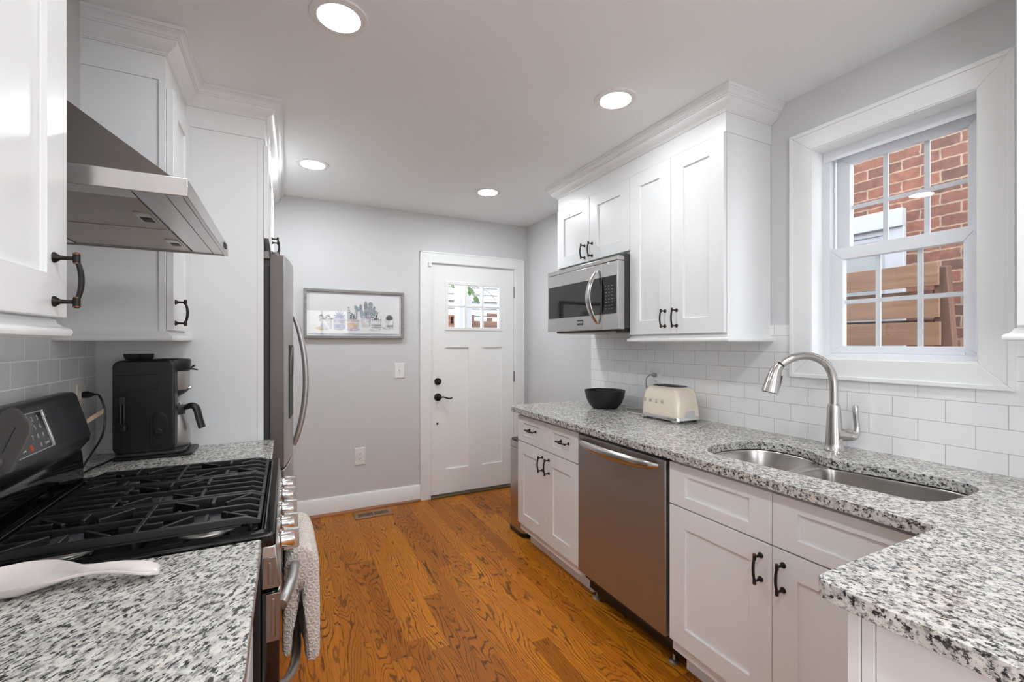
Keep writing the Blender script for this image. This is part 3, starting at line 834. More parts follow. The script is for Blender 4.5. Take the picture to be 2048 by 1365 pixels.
# ================================================================== SINK SIDE
def wall_cabinet(label, d, xw, y0, y1, z0, z1, doors, handles, rail=True, ends=(True, True), depth=0.303, fr_out=0.0012):
    xc = xw + d * depth
    root = thing('wall_cabinet', label, 'cabinet', ((xw + xc) / 2, (y0 + y1) / 2, z0))
    m = MB(); a, b = sorted((xw, xc))
    m.box(a, b, y0, y1, z0, z1)
    for s, y in ((-1, y0), (1, y1)):       # face-frame edge standing slightly proud of the end panel
        m.box(*sorted((xc, xc - d * 0.020)), *sorted((y, y + s * fr_out)), z0, z1)
    m.build('carcass', 'cab', root, bevel=0.0008)
    ds = []
    for (a, b, c, e) in doors:
        dd = MB().shaker(xc + d * 0.0215, d, a, b, c, e).build('door', 'cab', root, bevel=0.0014); ds.append(dd)
    for k, y, z in handles: pull(ds[k], (xc + d * 0.0215, y, z), d)
    if rail:
        prof = [(0.0, z0 + 0.002), (0.005, z0 + 0.002), (0.0065, z0 - 0.004), (0.011, z0 - 0.009), (0.013, z0 - 0.0115), (0.019, z0 - 0.013), (0.0225, z0 - 0.017), (0.0235, z0 - 0.022), (0.0215, z0 - 0.028), (0.016, z0 - 0.032), (-0.012, z0 - 0.032), (-0.012, z0 + 0.002)]
        if d < 0: path = [(xw, y1), (xc, y1), (xc, y0), (xw, y0)]
        else: path = [(xw, y0), (xc, y0), (xc, y1), (xw, y1)]
        if not ends[0]: path = path[:-1] if d < 0 else path[1:]
        if not ends[1]: path = path[1:] if d < 0 else path[:-1]
        # outward must lie to the right of travel
        MB().sweep(path, prof).build('light_rail', 'cab', root)
    return root
xcR = XR - 0.002
A = wall_cabinet('short white two-door wall cabinet above the microwave', -1, xcR, 1.966, 2.718, 1.840, 2.271,
    [(1.968, 2.339, 1.857, 2.266), (2.343, 2.715, 1.857, 2.266)], [(0, 2.312, 1.925), (1, 2.392, 1.925)], rail=False)
B = wall_cabinet('tall white two-door wall cabinet between the microwave and the window', -1, xcR, 1.356, 1.964, 1.372, 2.271,
    [(1.357, 1.661, 1.381, 2.266), (1.664, 1.963, 1.381, 2.266)], [(0, 1.625, 1.459), (1, 1.700, 1.459)], ends=(True, True))
Cc = wall_cabinet('white wall cabinet cut off at the picture edge beside the window', -1, xcR, -0.44, 0.470, 1.372, 2.271,
    [(-0.438, 0.012, 1.381, 2.266), (0.015, 0.466, 1.381, 2.266)], [(0, -0.03, 1.459), (1, 0.05, 1.459)])

CROWN = [(0.0, 2.3590), (0.0075, 2.3590), (0.0085, 2.363), (0.0125, 2.363), (0.0135, 2.367), (0.019, 2.371), (0.030, 2.377), (0.040, 2.386), (0.0445, 2.396), (0.0450, 2.401), (0.0505, 2.401), (0.0515, 2.407), (0.0555, 2.407), (0.0575, 2.414), (0.0620, 2.420), (0.068, 2.4225), (0.0685, 2.4265), (0.0745, 2.4265), (0.0745, H - 0.0005), (0.0, H - 0.0005)]
FRIEZE = [(-0.03, 2.2715), (0.003, 2.2715), (0.003, 2.3585), (-0.03, 2.3585)]
def crown(label, path):
    t = thing('crown_moulding', label, 'moulding', (path[1][0], path[1][1], 2.288))
    MB().sweep(path, FRIEZE).build('frieze_board', 'cab', t)
    MB().sweep(path, CROWN).build('cornice', 'cab', t, smooth=25)
    return t
xf = xcR - 0.303
crown('white crown moulding along the top of the cabinets above the microwave', [(xcR, 2.718), (xf - 0.009, 2.718), (xf - 0.009, 1.356), (xcR, 1.356)])
crown('white crown moulding on the cabinet past the window, outside the view', [(xcR, 0.470), (xf - 0.012, 0.470), (xf - 0.012, -0.44), (xcR, -0.44)])

# ---- base cabinets
def base_cabinet(label, x0, x1, y0, y1, zt, d, toe=0.075):
    root = thing('base_cabinet', label, 'cabinet', ((x0 + x1) / 2, (y0 + y1) / 2, 0.0))
    m = MB()
    m.box(x0, x1, y0, y1, 0.105, zt)
    if toe is None: pass
    elif d < 0: m.box(x0 + toe, x1, y0 + 0.002, y1 - 0.002, 0.0, 0.106)
    elif d > 0: m.box(x0, x1 - toe, y0 + 0.002, y1 - 0.002, 0.0, 0.106)
    m.build('carcass', 'cab', root, bevel=0.001)
    return root
xB = 1.370                                                      # plane of the fronts
D = base_cabinet('white base cabinet with two small drawers at the far worktop end', xB + 0.021, XR - 0.012, 1.956, 2.648, 0.880, -1)
for a, b, hy in ((1.958, 2.290, 2.098), (2.293, 2.646, 2.462)):
    q = MB().shaker(xB, -1, a, b, 0.698, 0.862, 0.078, 0.042).build('drawer', 'cab', D, bevel=0.0014)
    pull(q, (xB + 0.009, hy, 0.783), -1, True)
for a, b, hy in ((1.958, 2.290, 2.252), (2.293, 2.646, 2.326)):
    q = MB().shaker(xB, -1, a, b, 0.156, 0.692).build('door', 'cab', D, bevel=0.0014)
    pull(q, (xB, hy, 0.611), -1)
E_ = base_cabinet('white two-door sink base cabinet beside the dishwasher', xB + 0.021, 1.43, 0.478, 1.330, 0.880, -1, None)
# the sink base is an open box: floor, back and sides (the bowls hang inside)
m = MB(); m.box(1.43, XR - 0.012, 0.478, 1.330, 0.105, 0.12); m.box(1.466, 1.480, 0.480, 1.328, 0.0, 0.105); m.box(2.02, XR - 0.012, 0.478, 1.330, 0.12, 0.88); m.box(1.43, 2.02, 1.312, 1.330, 0.12, 0.88); m.box(1.43, 2.02, 0.478, 0.496, 0.12, 0.88)
m.build('box_sides', 'cab', E_)
for a, b in ((0.481, 0.901), (0.904, 1.328)):
    MB().shaker(xB, -1, a, b, 0.698, 0.862, 0.078, 0.042).build('drawer_front', 'cab', E_, bevel=0.0014)
for a, b, hy in ((0.481, 0.901, 0.867), (0.904, 1.328, 0.941)):
    q = MB().shaker(xB, -1, a, b, 0.156, 0.692).build('door', 'cab', E_, bevel=0.0014)
    pull(q, (xB, hy, 0.610), -1)
# peninsula
F = thing('peninsula_cabinet', 'white peninsula base cabinet with panelled end under the granite', 'cabinet', (1.4, 0.0, 0.0))
MB().box(0.900, XR - 0.012, -0.42, 0.440, 0.0, 0.880).build('carcass', 'cab', F, bevel=0.001)
m = MB()
for a, b in ((0.4265, 0.4465), (0.4060, 0.4245), (-0.42, -0.34)): MB().box(0.888, 0.902, a, b, 0.0, 0.878).build('end_stile', 'cab', F, bevel=0.001)
MB().box(0.8915, 0.902, -0.34, 0.4045, 0.0, 0.878).build('end_panel', 'cab', F, bevel=0.0008)

# ---- sink worktop with bowls cut out
cut = [(1.452, 1.185), (1.475, 1.232), (1.53, 1.270), (1.61, 1.287), (1.70, 1.285), (1.764, 1.268), (1.812, 1.236), (1.834, 1.185), (1.836, 1.11), (1.820, 1.045), (1.786, 0.995), (1.768, 0.945), (1.772, 0.90), (1.788, 0.84), (1.809, 0.76), (1.822, 0.69), (1.824, 0.62), (1.802, 0.568), (1.740, 0.548), (1.63, 0.548), (1.55, 0.560), (1.505, 0.60), (1.490, 0.70), (1.474, 0.85), (1.460, 1.02)]
def smooth_loop(p, n=4):
    N = len(p); out = []
    for i in range(N):
        p0, p1, p2, p3 = [Vector(p[(i + k) % N]) for k in (-1, 0, 1, 2)]
        for k in range(n):
            t = k / n
            q = 0.5 * ((2 * p1) + (p2 - p0) * t + (2 * p0 - 5 * p1 + 4 * p2 - p3) * t * t + (3 * p1 - p0 - 3 * p2 + p3) * t ** 3)
            out.append((q.x, q.y))
    return out
xw, yw = XR - 0.009, -0.44
outer = [(xw, 2.735), (1.405, 2.735), (1.380, 2.728), (1.345, 2.695), (1.334, 2.668), (1.333, 2.64), (1.333, 0.497), (1.329, 0.488), (1.320, 0.484),
         (0.872, 0.482), (0.860, 0.479), (0.850, 0.469), (0.847, 0.456), (0.847, yw), (xw, yw)]
top = MB().plate(outer, [smooth_loop(cut)], ZR - 0.032, ZR).build('countertop', 'granite', bevel=0.0095, seg=3, smooth=40, ang=50)
tag(top, 'long speckled granite worktop with the sink, returning along the peninsula', 'countertop')

# ---- double-bowl sink
sk = thing('sink', 'undermount double-bowl stainless steel sink in granite', 'sink', (1.66, 0.92, 0.7))
far_b = smooth_loop([(1.462, 1.12), (1.475, 1.20), (1.52, 1.268), (1.62, 1.292), (1.72, 1.288), (1.80, 1.255), (1.84, 1.19), (1.842, 1.10), (1.826, 1.035), (1.780, 1.002), (1.66, 0.992), (1.54, 0.996), (1.480, 1.03)])
near_b = smooth_loop([(1.470, 0.86), (1.486, 0.92), (1.56, 0.962), (1.66, 0.972), (1.76, 0.955), (1.792, 0.905), (1.812, 0.80), (1.830, 0.70), (1.832, 0.62), (1.812, 0.562), (1.745, 0.540), (1.62, 0.540), (1.53, 0.556), (1.498, 0.61), (1.484, 0.72)])
flange = smooth_loop([((x - 1.65) * 1.13 + 1.65, (y - 0.918) * 1.07 + 0.918) for x, y in cut])
def inset(lp, k):
    cx = sum(p[0] for p in lp) / len(lp); cy = sum(p[1] for p in lp) / len(lp); out = []
    for x, y in lp:
        d = math.hypot(x - cx, y - cy); f = max(0, (d - k) / d); out.append((cx + (x - cx) * f, cy + (y - cy) * f))
    return out
MB().plate(flange, [far_b, near_b], 0.875, 0.8812).build('rim', 'sink', sk, bevel=0.002)
for lp, dp in ((far_b, 0.155), (near_b, 0.20)):
    rg = []
    for k, z in ((0, 0.8810), (0.001, 0.870), (0.004, 0.86), (0.012, 0.881 - dp + 0.05), (0.02, 0.881 - dp + 0.025), (0.035, 0.881 - dp + 0.008), (0.06, 0.881 - dp), (0.2, 0.881 - dp - 0.004)):
        rg.append([(x, y, z) for x, y in inset(lp, k)])
    bw = MB().rings(rg, cap0=False).build('basin', 'sink', sk, smooth=60)
    sd = bw.modifiers.new('gauge', 'SOLIDIFY'); sd.thickness = 0.0015; sd.offset = -1
    cx = sum(p[0] for p in lp) / len(lp); cy = sum(p[1] for p in lp) / len(lp)
    MB().lathe([(0.045, 0.0), (0.043, 0.003), (0.030, 0.001), (0.004, 0.001)], (cx, cy, 0.881 - dp - 0.004), 24).build('drain', 'chrome', bw)

# ---- faucet: gooseneck turned towards the far bowl
fx, fy = 1.915, 1.010
fc = thing('faucet', 'brushed nickel gooseneck faucet with pull-down spray head behind the sink', 'faucet', (fx, fy, ZR))
u = Vector((-cos(R(27)), sin(R(27)), 0))
def fp(r, z): return (fx + u.x * r, fy + u.y * r, ZR + z)
MB().lathe([(0.0345, 0.0), (0.0345, 0.004), (0.0315, 0.008), (0.0295, 0.03), (0.0260, 0.09), (0.0230, 0.15), (0.0215, 0.175), (0.0200, 0.181), (0.014, 0.183)], (fx, fy, ZR), 32).build('body', 'nickel', fc)
neck = spline([fp(0, 0.17), fp(0, 0.235), fp(0.004, 0.285), fp(0.024, 0.330), fp(0.057, 0.357), fp(0.105, 0.371), fp(0.155, 0.364), fp(0.190, 0.348), fp(0.207, 0.336)], 5)
MB().tube(neck, 0.0155, 18, up=(-u.y, u.x, 0)).build('spout', 'nickel', fc)
e0, e1 = Vector(neck[-2]), Vector(neck[-1]); dr = (e1 - e0).normalized()
m = MB(); m.mi = 1
m.tube([e1 - dr * 0.002, e1 + dr * 0.008], 0.0125, 18)
m.mi = 0
hd_dir = Vector((u.x * 0.23, u.y * 0.23, -0.973)).normalized()
hp = [e1 + dr * 0.006, e1 + dr * 0.020 + hd_dir * 0.006, e1 + dr * 0.024 + hd_dir * 0.035, e1 + dr * 0.026 + hd_dir * 0.070, e1 + dr * 0.027 + hd_dir * 0.094]
m.tube(hp, [0.0160, 0.0190, 0.0245, 0.0285, 0.0300], 20)
m.mi = 1
m.tube([hp[-1], hp[-1] + hd_dir * 0.002], [0.027, 0.026], 20)
m.build('spray_head', ['nickel', 'darkplastic'], fc)
mid = e1 + dr * 0.025 + hd_dir * 0.055
MB().obox(mid - u * 0.0265, hd_dir, u.cross(hd_dir), u, 0.026, 0.008, 0.004).build('spray_button', 'darkplastic', fc, bevel=0.002)
hv = -u
m = MB()
m.tube([Vector(fp(0.0, 0.066)) , Vector(fp(0, 0.060)) + hv * 0.03, Vector(fp(0, 0.056)) + hv * 0.055], [0.034, 0.0235, 0.0185], 18)
m.build('handle_hub', 'nickel', fc)
b0 = Vector(fp(0, 0.056)) + hv * 0.056
m = MB()
m.tube(spline([b0, b0 + hv * 0.014 + Vector((0, 0, -0.001)), b0 + hv * 0.028 + Vector((0, 0, 0.008)), b0 + hv * 0.033 + Vector((0, 0, 0.030)), b0 + hv * 0.030 + Vector((0, 0, 0.065)), b0 + hv * 0.027 + Vector((0, 0, 0.095)), b0 + hv * 0.029 + Vector((0, 0, 0.122))], 4),
       [0.018, 0.018, 0.018, 0.0178, 0.0175, 0.017, 0.0165, 0.0155, 0.0145, 0.0135, 0.0125, 0.0115, 0.0105, 0.010, 0.0098, 0.0096, 0.0095, 0.0095, 0.0096, 0.0098, 0.010, 0.0102, 0.010, 0.009, 0.006], 14)
m.build('lever', 'nickel', fc)

# ---- dishwasher
dw = thing('dishwasher', 'stainless steel dishwasher with a bowed bar handle under the granite', 'dishwasher', (1.68, 1.643, 0.0))
MB().box(1.412, 1.98, 1.346, 1.950, 0.10, 0.868).build('tub', 'darkmetal', dw)
m = MB(); m.box(1.366, 1.408, 1.346, 1.951, 0.146, 0.860)
m.build('door_panel', 'dwsteel', dw, bevel=0.005, seg=3)
MB().box(1.372, 1.42, 1.348, 1.949, 0.8605, 0.874).build('control_strip', 'blackplastic', dw)
hp = []
for k in range(-10, 11):
    t = k / 10; hp.append((1.362 - 0.052 * (1 - t * t) ** 0.6, 1.650 + 0.272 * t, 0.832 - 0.004 * (1 - t * t)))
MB().tube(hp, [0.0085 + 0.0095 * (1 - (k / 10) ** 2) ** 0.5 for k in range(-10, 11)], 16, flat=1.35, up=(0, 0, 1)).build('handle', 'nickel', dw, smooth=60)
MB().box(1.440, 1.50, 1.348, 1.948, 0.040, 0.145).build('kick_plate', 'blackplastic', dw)
for y in (1.905, 1.382):
    MB().lathe([(0.024, 0.0), (0.024, 0.004), (0.014, 0.010), (0.006, 0.012), (0.006, 0.05)], (1.452, y, 0.0), 18).build('leveling_foot', 'alu', dw)

# ---- trash can behind the end cabinet
tc = thing('trash_can', 'slim stainless steel trash can behind the end base cabinet', 'trash can', (1.62, 2.82, 0.0))
MB().rings([[(x, y, z) for x, y in rrect(1.442, 1.80, 2.705, 2.930, 0.04)] for z in (0.03, 0.60)]).build('body', 'canister', tc, smooth=50)
MB().rings([[(x, y, z) for x, y in rrect(1.441, 1.801, 2.704, 2.931, 0.041)] for z in (0.603, 0.645)]).build('lid_ring', 'canister', tc, smooth=50)
MB().rings([[(x, y, z) for x, y in rrect(1.448, 1.795, 2.711, 2.924, 0.038)] for z in (0.598, 0.652)]).build('liner_rim', 'blackplastic', tc, bevel=0.003)
MB().rings([[(x, y, z) for x, y in rrect(1.438, 1.804, 2.701, 2.934, 0.043)] for z in (0.0, 0.032)]).build('base', 'blackplastic', tc, bevel=0.004)

# ---- microwave
XM = 1.641
mw = thing('microwave', 'stainless over-the-range style microwave under the short cabinet', 'microwave', (1.84, 2.34, 1.41))
m = MB(); m.box(1.692, XR - 0.012, 1.967, 2.716, 1.418, 1.838); m.box(1.70, 2.0, 1.99, 2.69, 1.400, 1.42)
m.build('body', 'darkmetal', mw, bevel=0.002)
m = MB(); m.box(XM, 1.69, 1.967, 2.716, 1.797, 1.823)
m.build('vent_strip', 'steelH', mw, bevel=0.004)
m = MB(); m.box(XM + 0.001, 1.69, 2.112, 2.716, 1.412, 1.7955)
dr_ = m.build('door', 'steelH', mw, bevel=0.003)
MB().box(XM - 0.001, XM + 0.004, 2.118, 2.702, 1.500, 1.716).build('window_glass', 'blackglass', dr_, bevel=0.0008)
m = MB(); m.box(XM + 0.0008, 1.69, 1.967, 2.110, 1.412, 1.7955)
cp = m.build('control_panel', 'steelH', mw, bevel=0.003)
kp = MB().box(XM - 0.0012, XM + 0.004, 1.979, 2.1095, 1.500, 1.716).build('touch_panel', 'display', cp, bevel=0.0008)
m = MB(); random.seed(3)
for r_ in range(8):
    for c_ in range(3):
        y = 2.072 - c_ * 0.027; z = 1.660 - r_ * 0.0185
        for k in range(random.choice((2, 3))):
            yy = y - k * 0.0045
            m.box(XM - 0.0018, XM - 0.001, yy - 0.0013, yy + 0.0013, z - random.choice((0.0006, 0.0012)), z + random.choice((0.0006, 0.0014)))
m.build('button_legends', 'white_ink', cp, smooth=0)
m = MB()
pts = []
for k in range(-10, 11):
    t = k / 10; pts.append((XM - 0.006 - 0.050 * (1 - t * t), 2.149 + 0.022 * (1 - t * t) - 0.004, 1.606 + 0.158 * t))
m.tube(pts, [0.008 + 0.014 * (1 - (k / 10) ** 2) ** 0.5 for k in range(-10, 11)], 14, flat=0.35, up=(1, 0, 0))
m.build('handle', 'nickel', dr_, smooth=60)
m = MB(); m.mi = 0; m.box(XM - 0.001, XM + 0.002, 2.296, 2.356, 1.446, 1.478); m.mi = 1; m.box(XM - 0.0018, XM, 2.298, 2.354, 1.458, 1.470)
m.build('badge', ['badge', 'alu'], dr_, smooth=0)
MB().box(1.70, 1.98, 2.05, 2.65, 1.396, 1.402).build('vent_filter', 'filter', mw)

# ---- outlet on the tile with the toaster's plug
def wall_plate(label, cat, name, c, face, w=0.074, h=0.118, mat='plate', kind='outlet'):
    root = thing(name, label, cat, c)
    cx, cy, cz = c
    def bx(m, a0, a1, z0, z1, d0, d1):
        if face == '-x': m.box(cx - d1, cx - d0, cy + a0, cy + a1, cz + z0, cz + z1)
        elif face == '+x': m.box(cx + d0, cx + d1, cy + a0, cy + a1, cz + z0, cz + z1)
        else: m.box(cx + a0, cx + a1, cy - d1, cy - d0, cz + z0, cz + z1)
    m = MB(); bx(m, -w / 2, w / 2, -h / 2, h / 2, 0, 0.006); m.build('cover_plate', mat, root, bevel=0.0025)
    if kind == 'outlet':
        for s in (-1, 1):
            m = MB(); m.mi = 0; bx(m, -0.0165, 0.0165, s * 0.0195 - 0.0135, s * 0.0195 + 0.0135, 0.005, 0.0085)
            m.mi = 1
            for a in (-0.0065, 0.0065): bx(m, a - 0.0012, a + 0.0012, s * 0.0195 - 0.002, s * 0.0195 + 0.006, 0.008, 0.0088)
            bx(m, -0.0025, 0.0025, s * 0.0195 - 0.009, s * 0.0195 - 0.005, 0.008, 0.0088)
            m.build('socket', [mat, 'slot'], root, bevel=0.0)
    else:
        m = MB(); bx(m, -0.005, 0.005, -0.012, 0.012, 0.005, 0.0075); bx(m, -0.004, 0.004, 0.0, 0.009, 0.006, 0.016); m.build('toggle', mat, root, bevel=0.001)
        for zz in (0.03, -0.03): m = MB(); bx(m, -0.002, 0.002, zz - 0.002, zz + 0.002, 0.005, 0.007); m.build('screw', 'alu', root)
    return root
wall_plate('white outlet in the tile above the toaster, with a plug in it', 'outlet', 'wall_outlet', (XR - 0.008, 2.082, 1.118), '-x', 0.084, 0.126)
wall_plate('white light switch on the grey wall between the picture and the door', 'light switch', 'light_switch', (0.840, YB, 1.107), '-y', 0.080, 0.126, kind='switch')
wall_plate('white outlet low on the grey wall under the picture', 'outlet', 'wall_outlet', (0.526, YB, 0.430), '-y', 0.080, 0.134)

# ---- toaster
ts = thing('toaster', 'cream retro toaster with chrome base beside the black bowl', 'toaster', (1.893, 1.832, ZR))
def tring(z, hx, hy, r, n=7): return [(1.893 + p[0], 1.832 + p[1], ZR + z) for p in rrect(-hx, hx, -hy, hy, r, n)]
MB().rings([tring(z, hx, hy, r) for z, hx, hy, r in ((0.030, 0.086, 0.136, 0.024), (0.05, 0.0855, 0.1355, 0.025), (0.09, 0.083, 0.133, 0.026), (0.13, 0.078, 0.129, 0.027), (0.155, 0.073, 0.124, 0.028), (0.170, 0.068, 0.118, 0.030), (0.179, 0.061, 0.110, 0.032), (0.184, 0.052, 0.100, 0.032), (0.1845, 0.048, 0.095, 0.032))]).build('shell', 'cream', ts, smooth=60)
tp = MB().rings([tring(z, hx, hy, r) for z, hx, hy, r in ((0.1835, 0.051, 0.098, 0.040), (0.1865, 0.050, 0.097, 0.040), (0.188, 0.046, 0.092, 0.036))]).build('top_plate', 'toasttop', ts, smooth=50)
for dx in (-0.018, 0.018):
    MB().box(1.893 + dx - 0.008, 1.893 + dx + 0.008, 1.832 - 0.075, 1.832 + 0.075, ZR + 0.1872, ZR + 0.1888).build('bread_slot', 'slot', tp)
MB().rings([tring(z, hx, hy, r) for z, hx, hy, r in ((0.011, 0.085, 0.135, 0.024), (0.013, 0.0885, 0.1385, 0.026), (0.029, 0.0885, 0.1385, 0.026), (0.032, 0.0865, 0.1365, 0.024))]).build('chrome_base', 'chrome', ts, smooth=50)
for sx in (-1, 1):
    for sy in (-1, 1):
        px, py = 1.893 + sx * 0.071, 1.832 + sy * 0.112
        m = MB(); m.hexa([(px - 0.012, py - 0.014, ZR), (px + 0.012, py - 0.014, ZR), (px + 0.012, py + 0.014, ZR), (px - 0.012, py + 0.014, ZR)],
                         [(px - 0.016, py - 0.024, ZR + 0.0125), (px + 0.016, py - 0.024, ZR + 0.0125), (px + 0.016, py + 0.024, ZR + 0.0125), (px - 0.016, py + 0.024, ZR + 0.0125)])
        m.build('foot', 'chrome', ts, bevel=0.003)
for ch, y in zip('SMEG', (1.927, 1.886, 1.843, 1.800)):
    text_mesh(ch, 0.026, 'chrome', ts, 'letter', (1.893 - 0.0832, y + 0.006, ZR + 0.103), (0, -1, 0), (0.14, 0, 1), 0.0012)
MB().box(1.86, 1.93, 1.832 - 0.1372, 1.832 - 0.1350, ZR + 0.032, ZR + 0.062).build('crumb_tray', 'chrome', ts, bevel=0.0008)
cz = ZR + 0.005
cord = [(XR - 0.030, 2.085, 1.141), (XR - 0.050, 2.095, 1.138), (XR - 0.058, 2.118, 1.115), (XR - 0.050, 2.125, 1.06), (2.005, 2.10, 0.99), (2.00, 2.07, 0.935), (1.985, 2.06, cz + 0.004)]
cord2 = [(1.985, 2.06, cz + 0.004), (1.980, 2.10, cz), (1.985, 2.20, cz), (1.955, 2.245, cz), (1.905, 2.205, cz), (1.850, 2.12, cz), (1.845, 2.03, cz), (1.862, 1.975, cz + 0.004), (1.885, 1.955, cz + 0.010)]
MB().tube(spline(cord, 6) , 0.0034, 8).build('power_cord', 'greycord', ts)
MB().tube(spline(cord2, 6), 0.0034, 8).build('power_cord', 'whitecord', ts)
MB().tube([(XR - 0.0166, 2.085, 1.1375), (XR - 0.026, 2.085, 1.1378), (XR - 0.030, 2.085, 1.140), (XR - 0.044, 2.092, 1.139)], [0.013, 0.014, 0.013, 0.006], 12).build('plug', 'greycord', ts)

# ---- black bowl
tag(MB().lathe([(0.002, 0.0), (0.074, 0.0), (0.082, 0.004), (0.104, 0.030), (0.120, 0.065), (0.1285, 0.105), (0.1300, 0.115), (0.1275, 0.1155), (0.1255, 0.105), (0.117, 0.066), (0.100, 0.033), (0.070, 0.010), (0.002, 0.008)], (1.850, 2.345, ZR), 56).build('bowl', 'bowl', smooth=50),
    'matte black bowl on the granite beside the toaster', 'bowl')

# ================================================================== RANGE SIDE
xcL = XL + 0.002
xfL = xcL + 0.303                                     # carcass front of the wall cabinets
G = wall_cabinet('white wall cabinet with large bow handle, nearest the hood', 1, xcL, -0.10, 1.113, 1.376, 2.271,
    [(-0.098, 0.655, 1.381, 2.266), (0.659, 1.116, 1.381, 2.266)], [(0, 0.60, 1.446), (1, 1.062, 1.446)])
K = wall_cabinet('white wall cabinet above the coffee maker', 1, xcL, 1.995, 2.362, 1.374, 2.271,
    [(1.997, 2.300, 1.381, 2.250)], [(0, 2.027, 1.446)], ends=(True, False), fr_out=0.005)
MB().box(xfL - 0.02, xfL + 0.002, 2.302, 2.362, 1.375, 2.270).build('filler_strip', 'cab', K)

# ---- fridge surround
YT = 2.363
xP = -0.094
FS = thing('fridge_cabinet', 'tall white refrigerator surround with cabinet doors above the refrigerator', 'cabinet', (-0.4, 2.85, 0.0))
m = MB(); m.box(xcL, xP - 0.026, YT, YT + 0.018, 0.0, 2.271); m.box(xP - 0.0255, xP, YT - 0.0008, YT + 0.022, 0.0, 2.271)
m.build('end_panel', 'cab', FS, bevel=0.0008)
m = MB(); m.box(xcL, xP, 3.35, YB - 0.002, 0.0, 2.271)
m.build('filler_panel', 'cab', FS, bevel=0.0008)
m = MB(); m.box(xcL, xP, YT + 0.022, 3.349, 1.830, 2.271)
m.build('upper_box', 'cab', FS, bevel=0.0008)
for a, b, hy in ((2.390, 2.868, 2.815), (2.872, 3.346, 2.925)):
    q = MB().shaker(-0.073, 1, a, b, 1.823, 2.255).build('door', 'cab', FS, bevel=0.0014)
    pull(q, (-0.073, hy, 1.872), 1)

crown('white crown moulding stepping round the coffee-side cabinets and refrigerator', [(xcL, 1.995), (xfL - 0.004, 1.995), (xfL - 0.004, YT), (xP + 0.004, YT), (xP + 0.004, YB - 0.002)])
crown('white crown moulding on the wall cabinet before the hood', [(xcL, -0.10), (xfL - 0.004, -0.10), (xfL - 0.004, 1.113), (xcL, 1.113)])

# ---- range hood
hy0, hy1, hxf, hz0, hz1 = 1.180, 1.930, -0.190, 1.650, 1.690
hd = thing('range_hood', 'stainless steel pyramid chimney hood above the gas range', 'range hood', (-0.45, 1.555, hz0))
m = MB()
O = [(XL + 0.003, hy0), (hxf, hy0), (hxf, hy1), (XL + 0.003, hy1)]
I = [(XL + 0.003, hy0 + 0.008), (hxf - 0.030, hy0 + 0.008), (hxf - 0.030, hy1 - 0.008), (XL + 0.003, hy1 - 0.008)]
T = [(XL + 0.003, 1.405), (-0.528, 1.405), (-0.528, 1.705), (XL + 0.003, 1.705)]
r0 = [m.v((x, y, hz0)) for x, y in O]; r1 = [m.v((x, y, hz1)) for x, y in O]; r2 = [m.v((x, y, hz1 + 0.0015)) for x, y in I]; r3 = [m.v((x, y, 1.955)) for x, y in T]
J = [(XL + 0.003, hy0 + 0.010), (hxf - 0.010, hy0 + 0.010), (hxf - 0.010, hy1 - 0.010), (XL + 0.003, hy1 - 0.010)]
r4 = [m.v((x, y, hz0)) for x, y in J]; r5 = [m.v((x, y, hz0 + 0.014)) for x, y in J]
for a, b in ((r4, r0), (r0, r1), (r1, r2), (r2, r3), (r5, r4)):
    for i in range(4): m.face([a[i], a[(i + 1) % 4], b[(i + 1) % 4], b[i]])
m.face(r3); m.face(r5[::-1])
m.build('canopy', 'steelX', hd, bevel=0.0015)
m = MB(); m.box(XL + 0.003, -0.5275, 1.405, 1.705, 1.945, H - 0.002)
m.build('chimney', 'steelV', hd, bevel=0.002)
# underside: front panel strips and two mesh filters with latches
m = MB(); m.box(-0.290, -0.2335, hy0 + 0.012, hy1 - 0.012, hz0 + 0.004, hz0 + 0.016); m.box(-0.2315, hxf - 0.012, hy0 + 0.012, hy1 - 0.012, hz0 + 0.003, hz0 + 0.016)
m.build('light_panel', 'steelH', hd, bevel=0.001)
m = MB(); m.box(-0.66, -0.60, hy0 + 0.012, hy1 - 0.012, hz0 + 0.003, hz0 + 0.016); m.box(-0.60, -0.292, hy0 + 0.012, 1.256, hz0 + 0.003, hz0 + 0.016); m.box(-0.60, -0.292, 1.906, hy1 - 0.012, hz0 + 0.003, hz0 + 0.016)
m.build('filter_frame', 'steelX', hd, bevel=0.001)
MB().box(-0.600, -0.292, 1.5775, 1.5825, hz0 + 0.003, hz0 + 0.016).build('filter_divider', 'alu', hd)
for a, b in ((1.258, 1.577), (1.583, 1.904)):
    f = MB().box(-0.598, -0.296, a, b, hz0 + 0.005, hz0 + 0.016).build('filter', 'filter', hd, bevel=0.002)
    m = MB(); c = (a + b) / 2 + 0.02
    m.mi = 0; m.box(-0.335, -0.302, c - 0.045, c + 0.045, hz0 + 0.002, hz0 + 0.007); m.mi = 1; m.box(-0.330, -0.307, c - 0.005, c + 0.040, hz0 + 0.001, hz0 + 0.004)
    m.build('filter_latch', ['alu', 'slot'], f)
m = MB()
for k in range(4):
    for j in range(2): m.box(hxf - 0.001, hxf + 0.0035, 1.812 + k * 0.013, 1.821 + k * 0.013, 1.6635 + j * 0.009, 1.670 + j * 0.009)
m.build('control_buttons', 'darkplastic', hd)

